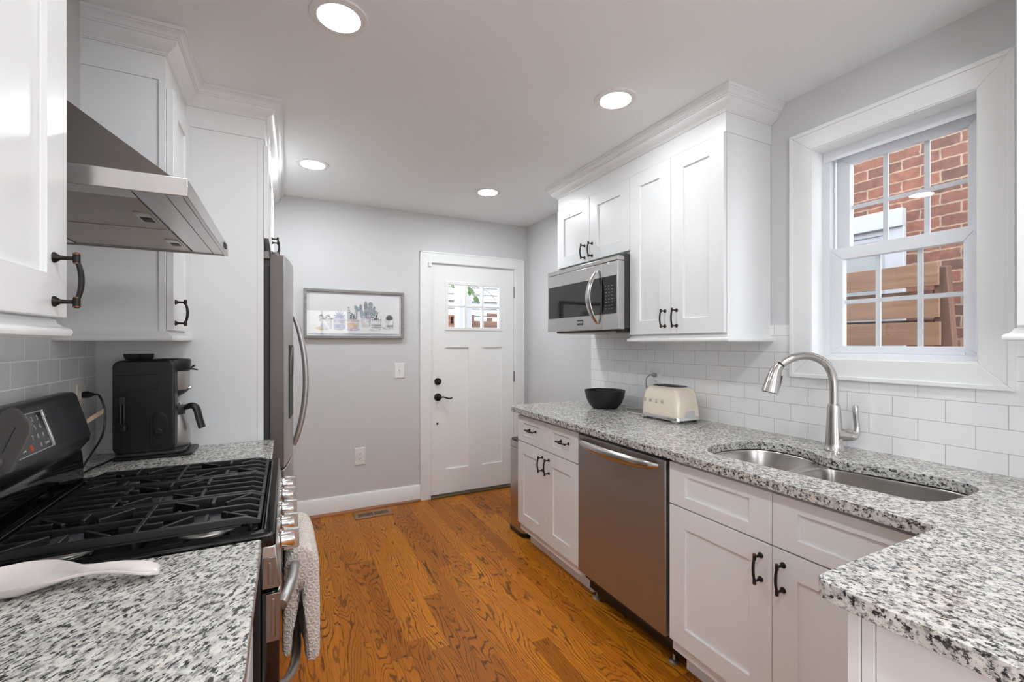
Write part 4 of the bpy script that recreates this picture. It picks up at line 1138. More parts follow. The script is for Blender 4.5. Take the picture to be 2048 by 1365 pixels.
# ---- base cabinets and worktops by the range
xLf = -0.0505
N1 = base_cabinet('white base cabinet before the gas range', XL + 0.012, -0.088, -0.10, 1.170, ZL - 0.034, 1)
N2 = base_cabinet('white base cabinet between the gas range and the refrigerator', XL + 0.012, -0.088, 1.942, YT - 0.002, ZL - 0.034, 1)
for n, a, b in ((N1, -0.098, 0.53), (N1, 0.534, 1.168), (N2, 1.944, YT - 0.005)):
    q = MB().shaker(-0.067, 1, a, b, 0.682, 0.842, 0.078, 0.042).build('drawer', 'cab', n, bevel=0.0014); pull(q, (-0.076, (a + b) / 2 - (0.12 if n is N1 else 0), 0.762), 1, True)
    q = MB().shaker(-0.067, 1, a, b, 0.146, 0.676).build('door', 'cab', n, bevel=0.0014); pull(q, (-0.067, a + 0.04, 0.60), 1)
def slab(y0, y1, lab):
    pts = [(XL + 0.009, y0), (xLf - 0.004, y0), (xLf, y0 + 0.004), (xLf, y1 - 0.004), (xLf - 0.004, y1), (XL + 0.009, y1)]
    tag(MB().plate(pts, [], ZL - 0.032, ZL).build('countertop', 'graniteL', bevel=0.006, seg=3, smooth=40, ang=50), lab, 'countertop')
slab(-0.10, 1.174, 'speckled granite worktop under the white spoon rest, before the range')
slab(1.938, YT - 0.001, 'speckled granite worktop under the coffee maker')

# ---- gas range
ry0, ry1, zt = 1.179, 1.934, 0.897
rg = thing('gas_range', 'black and stainless gas range with cast iron grates and five knobs', 'gas range', (-0.35, 1.555, 0.0))
MB().box(-0.655, -0.052, ry0 + 0.002, ry1 - 0.002, 0.03, 0.872).build('body', 'blackplastic', rg, bevel=0.003)
m = MB()
m.plate([(-0.600, ry0), (-0.026, ry0), (-0.022, ry0 + 0.006), (-0.022, ry1 - 0.006), (-0.026, ry1), (-0.600, ry1)], [[(-0.575, ry0 + 0.035), (-0.575, ry1 - 0.035), (-0.050, ry1 - 0.035), (-0.050, ry0 + 0.035)]], 0.862, zt)
m.box(-0.58, -0.045, ry0 + 0.03, ry1 - 0.03, 0.866, zt - 0.012)
ct = m.build('cooktop', 'blackgloss', rg, bevel=0.007, seg=4, ang=50)
# sloped front control panel
panel = [(-0.052, 0.866), (-0.0215, 0.866), (-0.014, 0.800), (-0.0125, 0.772), (-0.052, 0.768)]
fp_ = MB().prism(panel, 'y', ry0 + 0.001, ry1 - 0.001).build('control_panel', 'steelV', rg, bevel=0.004, seg=3)
def cap_plate(z0, z1, xa0, xb0, xa1, xb1, y, s, par):
    m = MB(); m.hexa([(xa0, y, z0), (xb0, y, z0), (xb1, y, z1), (xa1, y, z1)], [(xa0, y - s * 0.008, z0), (xb0, y - s * 0.008, z0), (xb1, y - s * 0.008, z1), (xa1, y - s * 0.008, z1)])
    xm0, xm1 = (xa0 + xb0) / 2, (xa1 + xb1) / 2
    h = 0.0065
    m.hexa([(xm0 - h, y - s * 0.007, z0 + 0.010), (xm0 + h, y - s * 0.007, z0 + 0.010), (xm1 + h * 0.7, y - s * 0.007, z1 - 0.010), (xm1 - h * 0.7, y - s * 0.007, z1 - 0.010)],
           [(xm0 - h + 0.002, y - s * 0.0095, z0 + 0.012), (xm0 + h - 0.002, y - s * 0.0095, z0 + 0.012), (xm1 + h * 0.7 - 0.002, y - s * 0.0095, z1 - 0.012), (xm1 - h * 0.7 + 0.002, y - s * 0.0095, z1 - 0.012)])
    return m.build('end_cap', 'steelcap', par, bevel=0.0015)
for s, y in ((1, ry0 + 0.006), (-1, ry1 - 0.006)): cap_plate(0.768, 0.840, -0.050, -0.0135, -0.048, -0.0215, y, s, fp_)
for k, y in enumerate((1.322, 1.438, 1.560, 1.705, 1.832)):
    xk = -0.0165
    kb = MB(); kb.lathe([(0.026, -0.004), (0.0265, 0.002), (0.022, 0.006), (0.021, 0.030), (0.0195, 0.036)], (xk, y, 0.821), 28, 'x', flip=1)
    kn = kb.build('knob', 'chrome', fp_)
    m = MB(); m.hexa([(xk + 0.010, y - 0.0075, 0.793), (xk + 0.010, y + 0.0075, 0.793), (xk + 0.010, y + 0.0075, 0.849), (xk + 0.010, y - 0.0075, 0.849)],
                     [(xk + 0.046, y - 0.0055, 0.796), (xk + 0.046, y + 0.0055, 0.796), (xk + 0.046, y + 0.0055, 0.846), (xk + 0.046, y - 0.0055, 0.846)])
    m.build('knob_grip', 'steelV', kn, bevel=0.0015)
# oven doors
od = MB().box(-0.052, -0.0145, ry0 + 0.004, ry1 - 0.004, 0.545, 0.757).build('oven_door', 'blackglass', rg, bevel=0.003)
MB().box(-0.03, -0.0125, ry0 + 0.012, ry1 - 0.012, 0.690, 0.757).build('door_trim', 'steelH', od, bevel=0.003)
for s, y in ((1, ry0 + 0.005), (-1, ry1 - 0.005)): cap_plate(0.645, 0.756, -0.042, -0.0125, -0.042, -0.0125, y, s, od)
def bow_handle(par, zc, x0, out, y0, y1, drop, name='handle'):
    pts = []
    for k in range(-12, 13):
        t = k / 12; q = (1 - abs(t) ** 2.6)
        pts.append((x0 + out * q, (y0 + y1) / 2 + (y1 - y0) / 2 * t, zc + drop * q))
    return MB().tube(pts, 0.0125, 16).build(name, 'steelV', par, smooth=60)
bow_handle(od, 0.700, -0.010, 0.036, ry0 + 0.045, ry1 - 0.045, 0.014)
ld = MB().box(-0.052, -0.0145, ry0 + 0.004, ry1 - 0.004, 0.100, 0.538).build('lower_door', 'blackglass', rg, bevel=0.003)
bow_handle(ld, 0.505, -0.010, 0.038, ry0 + 0.045, ry1 - 0.045, -0.065)
MB().box(-0.62, -0.09, ry0 + 0.01, ry1 - 0.01, 0.0, 0.10).build('plinth', 'blackplastic', rg)
# backguard
bgp = [(-0.652, zt - 0.002), (-0.588, zt - 0.002), (-0.590, 0.965), (-0.594, 0.992), (-0.572, 1.020), (-0.569, 1.040), (-0.603, 1.165), (-0.609, 1.174), (-0.617, 1.178), (-0.652, 1.176)]
bk = MB().prism(bgp, 'y', ry0 + 0.001, ry1 - 0.004).build('backguard', 'slate', rg, bevel=0.006, seg=3)
MB().prism([(-0.5885, zt + 0.002), (-0.5865, zt + 0.002), (-0.5885, 0.965), (-0.592, 0.988), (-0.594, 0.988)], 'y', ry0 + 0.006, ry1 - 0.010).build('splash_panel', 'blackgloss', bk)
# slanted face frame: s runs up the slope, n points out
sa, sb = Vector((-0.569, 0, 1.040)), Vector((-0.603, 0, 1.165))
sv = (sb - sa); sl = sv.length; sv.normalize(); nv = Vector((sv.z, 0, -sv.x))
def on_slope(m, y0, y1, s0, s1, h0, h1):
    lo = [sa + sv * (sl * s) + nv * h0 for s in (s0, s1)]; hi = [sa + sv * (sl * s) + nv * h1 for s in (s0, s1)]
    m.hexa([(lo[0].x, y0, lo[0].z), (lo[0].x, y1, lo[0].z), (lo[1].x, y1, lo[1].z), (lo[1].x, y0, lo[1].z)],
           [(hi[0].x, y0, hi[0].z), (hi[0].x, y1, hi[0].z), (hi[1].x, y1, hi[1].z), (hi[1].x, y0, hi[1].z)])
on_slope(q := MB(), ry0 + 0.02, 1.668, 0.10, 0.90, -0.001, 0.0008); q.build('display_trim', 'steelH', bk)
on_slope(q := MB(), 1.483, 1.670, 0.12, 0.88, 0.0, 0.0016); kpad = q.build('keypad_glass', 'display', bk, bevel=0.002)
on_slope(q := MB(), 1.670, 1.678, 0.10, 0.90, 0.0, 0.004); q.build('keypad_edge', 'chrome', bk, bevel=0.001)
def slope_pt(y, s, h=0.0019): p = sa + sv * (sl * s) + nv * h; return (p.x, y, p.z)
for i, row in enumerate(('123', '456', '789')):
    for j, ch in enumerate(row):
        text_mesh(ch, 0.017, 'white_ink', kpad, 'legend', slope_pt(1.583 + j * 0.027, 0.76 - 0.18 * i), (0, 1, 0), sv, 0.0002)
text_mesh('0', 0.017, 'white_ink', kpad, 'legend', slope_pt(1.610, 0.22), (0, 1, 0), sv, 0.0002)
text_mesh('START', 0.0085, 'white_ink', kpad, 'legend', slope_pt(1.644, 0.22), (0, 1, 0), sv, 0.0002)
for y, s, w in ((1.533, 0.44, 2), (1.505, 0.46, 2), (1.523, 0.24, 2), (1.496, 0.26, 1), (1.46, 0.40, 2), (1.44, 0.26, 2)):
    q = MB()
    for k in range(w): on_slope(q, y - 0.010, y + 0.010, s + 0.03 - 0.07 * k, s + 0.055 - 0.07 * k, 0.0014, 0.0019)
    q.build('legend', 'white_ink', kpad, smooth=0)
q = MB(); p = Vector(slope_pt(1.560, 0.22, 0.0016)); w_ = Vector((0, 1, 0))
q.rings([[p + w_ * (0.009 * cos(a)) + sv * (0.009 * sin(a)) + nv * h for a in [2 * pi * k / 18 for k in range(18)]] for h in (0, 0.0004)])
q.build('legend', 'red_ink', kpad, smooth=0)
# burners
for name, (bx, by, br) in {'a': (-0.170, 1.318, 0.047), 'b': (-0.425, 1.318, 0.040), 'c': (-0.170, 1.795, 0.038), 'd': (-0.425, 1.795, 0.042), 'e': (-0.30, 1.556, 0.044)}.items():
    bb = MB().lathe([(br + 0.022, 0.0), (br + 0.020, 0.004), (br + 0.006, 0.006), (br + 0.004, 0.012), (br - 0.002, 0.014)], (bx, by, zt - 0.013), 32).build('burner', 'alu', ct)
    MB().lathe([(br - 0.001, 0.0), (br, 0.004), (br - 0.003, 0.008), (br - 0.012, 0.010)], (bx, by, zt + 0.0005), 32).build('burner_cap', 'cap', bb)
# grates
zg0, zg1 = zt + 0.007, zt + 0.024
gx0, gx1 = -0.545, -0.056
def bar(m, a, b, w=0.0052, h0=None, h1=None):
    a, b = Vector(a), Vector(b); d = (b - a).normalized(); n = Vector((-d.y, d.x, 0)) * w
    z0, z1 = h0 or zg0, h1 or zg1
    m.hexa([(a.x - n.x, a.y - n.y, z0), (b.x - n.x, b.y - n.y, z0), (b.x + n.x, b.y + n.y, z0), (a.x + n.x, a.y + n.y, z0)],
           [(a.x - n.x * .8, a.y - n.y * .8, z1), (b.x - n.x * .8, b.y - n.y * .8, z1), (b.x + n.x * .8, b.y + n.y * .8, z1), (a.x + n.x * .8, a.y + n.y * .8, z1)])
def sloped(m, y, x0, x1, w=0.0052, low0=False, low1=False):
    """bar along x whose outer end drops to the frame"""
    xs = [x0, x1]
    if low0: xs.insert(1, x0 + 0.030)
    if low1: xs.insert(-1, x1 - 0.030)
    P = []
    for i, x in enumerate(xs):
        dz = -0.011 if (low0 and i == 0) or (low1 and i == len(xs) - 1) else 0.0
        P.append([(x, y - w, zg0 + dz * .4), (x, y + w, zg0 + dz * .4), (x, y + w * .8, zg1 + dz), (x, y - w * .8, zg1 + dz)])
    m.rings(P)
for gi, (g0, g1) in enumerate(((1.240, 1.446), (1.453, 1.659), (1.666, 1.872))):
    m = MB(); gm = (g0 + g1) / 2; W = g1 - g0
    for y in (g0 + 0.006, g1 - 0.006):      # deep side rails
        sloped(m, y, gx0, gx1, 0.0065, True, True); bar(m, (gx0 + 0.04, y, 0), (gx1 - 0.04, y, 0), 0.0058, zg0 - 0.006, zg0 + 0.004)
    sloped(m, gm, gx0, gx1, 0.0052, True, True)
    bar(m, (gx0 + 0.006, g0 + 0.004, 0), (gx0 + 0.006, g1 - 0.004, 0), 0.005, zg0 - 0.004, zg0 + 0.006)
    bar(m, (gx1 - 0.004, g0 + 0.004, 0), (gx1 - 0.004, g1 - 0.004, 0), 0.005, zg0 - 0.004, zg0 + 0.006)
    for k in (-1, 1):
        y = gm + k * W / 4.1
        ln = 0.075
        if gi == 1: ln = 0.18
        sloped(m, y, gx1 - ln, gx1, 0.0048, False, True)
        sloped(m, y, gx0, gx0 + ln * 0.9, 0.0048, True, False)
        if gi != 1: sloped(m, y, -0.335, -0.255, 0.0048)
        else:
            sloped(m, y, -0.40, -0.37, 0.0048)
    if gi != 1:
        bar(m, (-0.297, g0 + 0.006, 0), (-0.297, g1 - 0.006, 0), 0.0055)
        for bx in (-0.170, -0.425):
            for s in (-1, 1):
                bar(m, (bx, gm + s * W * 0.47, 0), (bx, gm + s * W * 0.20, 0))
                for q_ in (-1, 1):
                    bar(m, (bx + q_ * 0.085, gm + s * W * 0.44, 0), (bx + q_ * 0.030, gm + s * W * 0.17, 0))
    else:
        for x in (-0.205, -0.395):
            for s in (-1, 1): bar(m, (x, gm + s * W * 0.47, 0), (x, gm + s * W * 0.10, 0))
        for s in (-1, 1):
            bar(m, (-0.30, gm + s * W * 0.47, 0), (-0.30, gm + s * W * 0.24, 0))
            for q_ in (-1, 1): bar(m, (-0.30 + q_ * 0.075, gm + s * W * 0.40, 0), (-0.30 + q_ * 0.025, gm + s * W * 0.18, 0))
    for x in (gx0 + 0.02, gx1 - 0.02, -0.297):
        for y in (g0 + 0.006, g1 - 0.006): m.cyl((x, y, zt - 0.0125), (x, y, zg0), 0.006, seg=8)
    m.build('grate', 'iron', ct, bevel=0.0016, seg=2)

# ---- towel over the oven handle
def towel():
    y0, y1 = 1.402, 1.745
    n = 26; rows = []
    # centre-line of the cloth in x-z, front hem -> over the bar -> back hem
    prof = [(0.058, 0.425), (0.059, 0.47), (0.059, 0.54), (0.058, 0.61), (0.057, 0.68), (0.055, 0.712), (0.049, 0.733), (0.038, 0.743), (0.024, 0.742), (0.012, 0.731), (0.004, 0.712), (0.002, 0.68), (0.002, 0.60), (0.002, 0.52), (0.002, 0.455)]
    prof = spline([(x, 0, z) for x, z in prof], 3)
    th = 0.0085
    m = MB(); rnd = random.Random(5)
    L = []; 
    for i in range(n + 1):
        t = i / n; t = 0.5 - 0.5 * math.copysign(abs(1 - 2 * t) ** 0.45, 1 - 2 * t); y = y0 + (y1 - y0) * t
        row_o, row_i = [], []
        for k, p in enumerate(prof):
            d = prof[min(k + 1, len(prof) - 1)] - prof[max(k - 1, 0)]; nn = Vector((d.z, 0, -d.x)).normalized()
            fr_ = k < len(prof) * 0.45
            fall = max(0.0, 0.74 - p.z) / 0.3
            shift = (0.010 - 0.036 * t) * min(1, fall) if fr_ else (0.003 - 0.006 * t) * min(1, fall)
            wob = 0.003 * min(1, fall) * sin(11 * t + 1.5 + p.z * 6)
            bow = 0.008 * sin(pi * (0.15 + 0.7 * t)) * (1 - min(1, fall))
            ed_ = min(t, 1 - t) * 0.343 / 0.016; rnd_ = (1 - (1 - min(1.0, ed_)) ** 2) ** 0.5 * 0.9 + 0.1
            th = 0.0205 - 0.0095 * math.exp(-((k - len(prof) * 0.5) / 5.0) ** 2) if fr_ else 0.0135
            hem = min(1.0, 0.72 + 0.2 * min(k, len(prof) - 1 - k)); rnd_ *= hem
            drop = -0.010 * t
            dx = shift + wob + bow
            dx += 0.003 if fr_ else 0.0
            row_o.append((p.x + nn.x * th * rnd_ + dx, y, p.z + nn.z * th * rnd_ + drop)); row_i.append((p.x - nn.x * th * rnd_ * 0.9 + dx, y, p.z - nn.z * th * rnd_ * 0.9 + drop))
        rows.append(row_o + row_i[::-1])
    m.rings(rows)
    o = m.build('kitchen_towel', 'towel', smooth=80, sub=1)
    tx = bpy.data.textures.new('terry', 'CLOUDS'); tx.noise_scale = 0.006
    md = o.modifiers.new('fine', 'SUBSURF'); md.levels = 1; md.render_levels = 1
    dm = o.modifiers.new('terry', 'DISPLACE'); dm.texture = tx; dm.strength = 0.004; dm.mid_level = 0.5
    return tag(o, 'beige textured terry towel draped over the oven handle', 'towel')
towel()

# ---- spoon rest
def spoon_rest():
    c = Vector((-0.435, 1.128)); a = R(-14)
    ax = Vector((cos(a), sin(a))); ay = Vector((-sin(a), cos(a)))
    # half width, centre height of rim, floor depth along the length
    st = [(-0.086, 0.004, 0.020), (-0.080, 0.028, 0.0245), (-0.060, 0.050, 0.0265), (-0.030, 0.062, 0.028), (0.0, 0.063, 0.0285), (0.030, 0.057, 0.028), (0.060, 0.042, 0.027), (0.085, 0.026, 0.0265), (0.105, 0.0205, 0.0275), (0.13, 0.0200, 0.029), (0.155, 0.0215, 0.0285), (0.180, 0.0235, 0.0255), (0.200, 0.0235, 0.021), (0.214, 0.0195, 0.017), (0.221, 0.011, 0.0145), (0.2235, 0.003, 0.014)]
    st2 = []
    for i in range(len(st) - 1):
        for k in range(3):
            t = k / 3; st2.append(tuple(st[i][j] + (st[i + 1][j] - st[i][j]) * t for j in range(3)))
    st2.append(st[-1])
    N = 20; up, lo = [], []
    for s, w, z in st2:
        bowl = max(0.0, 1 - max(0, (s - 0.02)) / 0.075) if s > 0.02 else 1.0
        edge = min(1, (s + 0.088) / 0.03)
        ru, rl = [], []
        for k in range(N + 1):
            q = -1 + 2 * k / N
            p = c + ax * s + ay * (w * q)
            dep = (z - 0.006) * bowl * edge * (1 - abs(q) ** 4)
            zt_ = z - dep - (1 - bowl) * 0.0035 * (1 - q * q)
            ru.append((p.x, p.y, ZL + zt_))
            zb_ = zt_ - 0.0055 - 0.002 * (1 - q * q)
            if bowl > 0.6: zb_ = max(0.0, zb_)
            pb = c + ax * s + ay * (w * q * (0.93 if bowl > .3 else 0.97))
            rl.append((pb.x, pb.y, ZL + max(0.0004, zb_)))
        up.append(ru); lo.append(rl)
    m = MB(); m.rings([u_ + l_[::-1] for u_, l_ in zip(up, lo)])
    o = m.build('spoon_rest', 'ceramic', smooth=80, sub=1)
    return tag(o, 'white ceramic spoon rest on the granite in front of the range', 'spoon rest')
spoon_rest()

# ---- grey turner standing in a crock just outside the picture
uc = thing('utensil_crock', 'white crock on the worktop beyond the picture edge', 'crock', (-0.60, 1.085, ZL))
MB().lathe([(0.002, 0.0), (0.048, 0.0), (0.052, 0.004), (0.054, 0.15), (0.055, 0.155), (0.051, 0.155), (0.049, 0.15), (0.047, 0.008), (0.002, 0.007)], (-0.60, 1.085, ZL), 32).build('pot', 'ceramic', uc)
tu = thing('turner', 'grey silicone turner leaning in front of the range control panel', 'spatula', (-0.60, 1.08, ZL + 0.01))
def turner():
    up_ = Vector((0.0, 0.05, 1)).normalized(); sd = Vector((0.93, -0.37, 0)); sd = (sd - up_ * sd.dot(up_)).normalized(); nn = sd.cross(up_)
    base = Vector((-0.486, 1.262, 1.139))
    p0 = Vector((-0.585, 1.078, ZL + 0.010)); p1 = base - sd * 0.030 - up_ * 0.040
    MB().tube([p0, p0.lerp(p1, 0.5), p1], [0.006, 0.007, 0.008], 12).build('shaft', 'greyplastic', tu)
    out = [(-0.070, -0.045), (-0.035, -0.064), (-0.014, -0.067), (-0.006, -0.062), (0.026, 0.010), (0.0275, 0.024), (0.024, 0.036), (-0.004, 0.064), (-0.012, 0.066), (-0.020, 0.062), (-0.062, 0.030)]
    m = MB(); m.hexa([base + sd * a + up_ * b - nn * 0.004 for a, b in out], [base + sd * a + up_ * b + nn * 0.004 for a, b in out])
    hd_ = m.build('head', 'greyplastic', tu, bevel=0.003, seg=3)
    ra = (sd * 0.42 + up_ * 0.9).normalized(); rb = nn.cross(ra)
    m = MB(); c0 = base - sd * 0.012 + up_ * 0.0
    for h in (-1, 1): m.obox(c0 + nn * h * 0.0042, ra, rb, nn, 0.028, 0.0008, 0.0006)
    m.build('rib', 'darkplastic', hd_)
turner()

# ---- coffee maker
cm = thing('coffee_maker', 'black dual coffee maker on the granite between range and refrigerator', 'coffee maker', (-0.48, 2.25, ZL))
by0 = 2.168
MB().rings([[(x, y, z) for x, y in rrect(-0.585, -0.336, by0 + 0.002, 2.352, 0.022)] for z in (ZL, ZL + 0.012)]).build('base', 'blackplastic', cm, bevel=0.003)
MB().rings([[(x, y, z) for x, y in rrect(-0.580, -0.362, by0 + 0.006, 2.348, 0.03)] for z in (ZL + 0.012, ZL + 0.026)]).build('drip_tray', 'darkplastic', cm, bevel=0.004)
# rounded housing on the side facing the range
hs_ = [(p[0], p[1]) for p in rrect(-0.583, -0.392, ZL + 0.024, 1.268, 0.028, 8)]
housing = MB().prism(hs_, 'y', by0 + 0.006, 2.235).build('housing', 'blackplastic', cm, bevel=0.007, seg=4, ang=60)
MB().box(-0.581, -0.500, 2.235, 2.345, ZL + 0.024, 1.262).build('water_tank', 'blackplastic', cm, bevel=0.012, seg=3)
def relief(pts, y, t, name, mat, par):
    return MB().prism(pts, 'y', y - t, y + 0.004).build(name, mat, par, bevel=0.0018, seg=2)
yh = by0 + 0.006
relief([(-0.576, 1.155), (-0.575, 1.213), (-0.446, 1.213), (-0.446, 1.157), (-0.535, 1.155), (-0.535, 1.128), (-0.576, 1.128)], yh, 0.004, 'frother_arm', 'blackplastic', housing)
m = MB(); m.box(-0.560, -0.544, yh - 0.010, yh, 1.105, 1.130)
m.cyl((-0.556, yh - 0.006, 1.11), (-0.556, yh - 0.006, 1.02), 0.0022, seg=10); m.cyl((-0.546, yh - 0.006, 1.11), (-0.546, yh - 0.006, 1.02), 0.0022, seg=10)
m.build('frother_wand', 'darkmetal', housing, bevel=0.0008)
m = MB(); m.rings([[(x, y, z) for x, y in rrect(-0.574, -0.534, yh - 0.022, yh + 0.002, 0.010)] for z in (1.002, 1.030)])
m.build('frother_cup', 'blackplastic', housing, bevel=0.003)
ov = rrect(-0.470, -0.414, 0.925, 1.065, 0.0275, 8)
relief(ov, yh, 0.0035, 'side_recess', 'blackplastic', housing)
relief(rrect(-0.461, -0.423, 0.934, 1.056, 0.0185, 8), yh - 0.003, 0.003, 'recess_rim', 'blackplastic', housing)
MB().lathe([(0.013, 0.0), (0.013, 0.006), (0.010, 0.009), (0.004, 0.009)], (-0.443, yh - 0.0055, 0.992), 20, 'y', flip=-1).build('knob', 'blackplastic', housing)
# brew head
bc = (-0.428, 2.283)
MB().lathe([(0.062, 0.0), (0.066, 0.008), (0.068, 0.075), (0.068, 0.080)], (*bc, 1.140), 40).build('brew_basket', 'steelV', cm, smooth=50)
MB().lathe([(0.066, 0.0), (0.071, 0.006), (0.072, 0.046), (0.067, 0.052), (0.03, 0.054)], (*bc, 1.218), 40).build('brew_lid', 'blackplastic', cm, smooth=50)
MB().lathe([(0.028, 0.0), (0.050, 0.014), (0.066, 0.028), (0.066, 0.032)], (*bc, 1.112), 40).build('drip_cone', 'darkplastic', cm, smooth=50)
MB().box(-0.52, bc[0], 2.25, 2.335, 1.14, 1.215).build('brew_bracket', 'blackplastic', cm, bevel=0.004)
MB().lathe([(0.009, 0.0), (0.0095, 0.010), (0.007, 0.014)], (bc[0] + 0.062, bc[1] - 0.01, 1.150), 16, 'x').build('drip_switch', 'chrome', cm)
m = MB(); m.hexa([(-0.366, 2.262, 1.226), (-0.330, 2.268, 1.221), (-0.330, 2.278, 1.221), (-0.366, 2.29, 1.226)], [(-0.366, 2.262, 1.236), (-0.332, 2.268, 1.226), (-0.332, 2.278, 1.226), (-0.366, 2.29, 1.236)])
m.hexa([(-0.35, 2.245, 1.232), (-0.338, 2.238, 1.238), (-0.336, 2.246, 1.240), (-0.348, 2.262, 1.236)], [(-0.35, 2.245, 1.238), (-0.338, 2.238, 1.243), (-0.336, 2.246, 1.245), (-0.348, 2.262, 1.242)])
m.build('lid_latch', 'bronze', cm)
# small black cup tray resting on top
m = MB(); m.lathe([(0.002, 0.0), (0.022, 0.0), (0.028, 0.010), (0.030, 0.024), (0.0275, 0.024), (0.024, 0.010), (0.002, 0.008)], (-0.527, 2.204, 1.269), 28)
m.lathe([(0.002, 0.0), (0.020, 0.0), (0.025, 0.010), (0.027, 0.024), (0.0245, 0.024), (0.021, 0.010), (0.002, 0.008)], (-0.490, 2.208, 1.269), 28)
m.build('capsule_cups', 'blackplastic', cm, smooth=50)
pl = [(-0.650, 2.197, 1.143), (-0.632, 2.19, 1.143), (-0.615, 2.165, 1.138), (-0.600, 2.155, 1.100), (-0.596, 2.150, 1.040), (-0.600, 2.125, 0.990), (-0.607, 2.05, 0.945), (-0.615, 1.985, 0.905), (-0.618, 2.005, ZL + 0.006), (-0.612, 2.08, ZL + 0.005), (-0.600, 2.135, ZL + 0.005), (-0.588, 2.20, ZL + 0.006), (-0.575, 2.23, ZL + 0.008)]
MB().tube(spline(pl, 6), 0.0036, 8).build('power_cord', 'blackplastic', cm)
MB().tube([(XL + 0.0166, 2.200, 1.143), (XL + 0.028, 2.200, 1.143), (XL + 0.034, 2.199, 1.143), (XL + 0.048, 2.195, 1.143)], [0.012, 0.013, 0.012, 0.006], 12).build('plug', 'blackplastic', cm)
MB().obox((-0.602, 2.088, 1.078), (0.03, 1, 0.12), (0, -0.12, 1), (1, 0, 0), 0.078, 0.0085, 0.0006).build('cord_tag', 'tag', cm)
wall_plate('almond outlet in the shaded tile behind the coffee maker', 'outlet', 'wall_outlet', (XL + 0.008, 2.199, 1.123), '+x', 0.074, 0.120, mat='almond')

# ---- thermal carafe standing in the machine
cf = thing('carafe', 'brushed steel thermal carafe with black handle standing in the coffee maker', 'carafe', (*bc, ZL + 0.0262))
zc_ = ZL + 0.0262
MB().lathe([(0.002, 0.0), (0.066, 0.0), (0.069, 0.004), (0.069, 0.055), (0.064, 0.085), (0.052, 0.128), (0.047, 0.138)], (*bc, zc_), 44).build('flask', 'steelV', cf, smooth=60)
MB().lathe([(0.050, 0.0), (0.0525, 0.004), (0.050, 0.036), (0.046, 0.040)], (*bc, zc_ + 0.124), 40).build('collar', 'darkplastic', cf, smooth=50)
MB().lathe([(0.040, 0.0), (0.040, 0.020), (0.034, 0.022)], (*bc, zc_ + 0.163), 32).build('spout_ring', 'chrome', cf, smooth=50)
hx_ = bc[0]
hp = spline([(hx_ + 0.046, bc[1], zc_ + 0.150), (hx_ + 0.075, bc[1] - 0.005, zc_ + 0.160), (hx_ + 0.092, bc[1] - 0.008, zc_ + 0.146), (hx_ + 0.102, bc[1] - 0.01, zc_ + 0.105), (hx_ + 0.112, bc[1] - 0.011, zc_ + 0.066)], 5)
MB().tube(hp, [0.0135 + 0.003 * min(1, k / 6) for k in range(len(hp))], 12, flat=0.8).build('handle', 'blackplastic', cf)

# ---- refrigerator
fr = thing('refrigerator', 'stainless French-door refrigerator with arched bar handles', 'refrigerator', (-0.38, 2.86, 0.0))
f0, f1 = 2.420, 3.325
MB().box(XL + 0.03, -0.108, f0, f1, 0.03, 1.735).build('case', 'fridge_side', fr, bevel=0.004)
MB().box(-0.1085, -0.072, f0 + 0.012, f1 - 0.012, 0.06, 1.70).build('gasket', 'gasket', fr)
def curved_door(name, a, b, z0, z1):
    mid = (f0 + f1) / 2; half = (f1 - f0) / 2
    front = lambda y: -0.010 + 0.045 * (1 - ((y - mid) / half) ** 2)
    n = 14; ys = [a + (b - a) * k / n for k in range(n + 1)]
    pts = [(-0.072, ys[0])] + [(front(y), y) for y in ys] + [(-0.072, ys[-1])]
    o = MB().prism(pts, 'z', z0, z1).build(name, ['steelV', 'fridge_edge'], fr, bevel=0.005, seg=3, ang=50)
    for f in o.data.polygons:
        if abs(f.normal.y) > 0.9 and abs(f.normal.x) < 0.1: f.material_index = 1
    return o, front
md_ = (f0 + f1) / 2
LD, front = curved_door('left_door', f0, md_ - 0.003, 0.735, 1.757)
RD, _ = curved_door('right_door', md_ + 0.003, f1, 0.735, 1.757)
FD, _ = curved_door('freezer_drawer', f0, f1, 0.075, 0.725)
for dd, s in ((LD, -1), (RD, 1)):
    y = md_ + s * 0.045; pts = []
    xb = front(y)
    for k in range(-12, 13):
        t = k / 12; pts.append((xb + 0.004 + 0.062 * (1 - t * t) ** 0.9, y, 1.122 + 0.365 * t))
    MB().tube(pts, [0.009 + 0.006 * (1 - (k / 12) ** 2) ** 0.5 for k in range(-12, 13)], 14).build('handle', 'steelV', dd, smooth=60)
dy0, dy1 = 2.545, 2.715
m = MB(); m.hexa([(front(dy0) - 0.010, dy0, 0.95), (front(dy1) - 0.010, dy1, 0.95), (front(dy1) - 0.010, dy1, 1.325), (front(dy0) - 0.010, dy0, 1.325)],
                 [(front(dy0) + 0.004, dy0, 0.95), (front(dy1) + 0.004, dy1, 0.95), (front(dy1) + 0.004, dy1, 1.325), (front(dy0) + 0.004, dy0, 1.325)])
dp_ = m.build('dispenser', 'darkplastic', LD, bevel=0.003)
m = MB(); m.hexa([(front(dy0) + 0.003, dy0 + 0.008, 1.165), (front(dy1) + 0.003, dy1 - 0.008, 1.165), (front(dy1) + 0.003, dy1 - 0.008, 1.315), (front(dy0) + 0.003, dy0 + 0.008, 1.315)],
                 [(front(dy0) + 0.006, dy0 + 0.008, 1.165), (front(dy1) + 0.006, dy1 - 0.008, 1.165), (front(dy1) + 0.006, dy1 - 0.008, 1.315), (front(dy0) + 0.006, dy0 + 0.008, 1.315)])
m.build('dispenser_panel', 'blackglass', dp_)
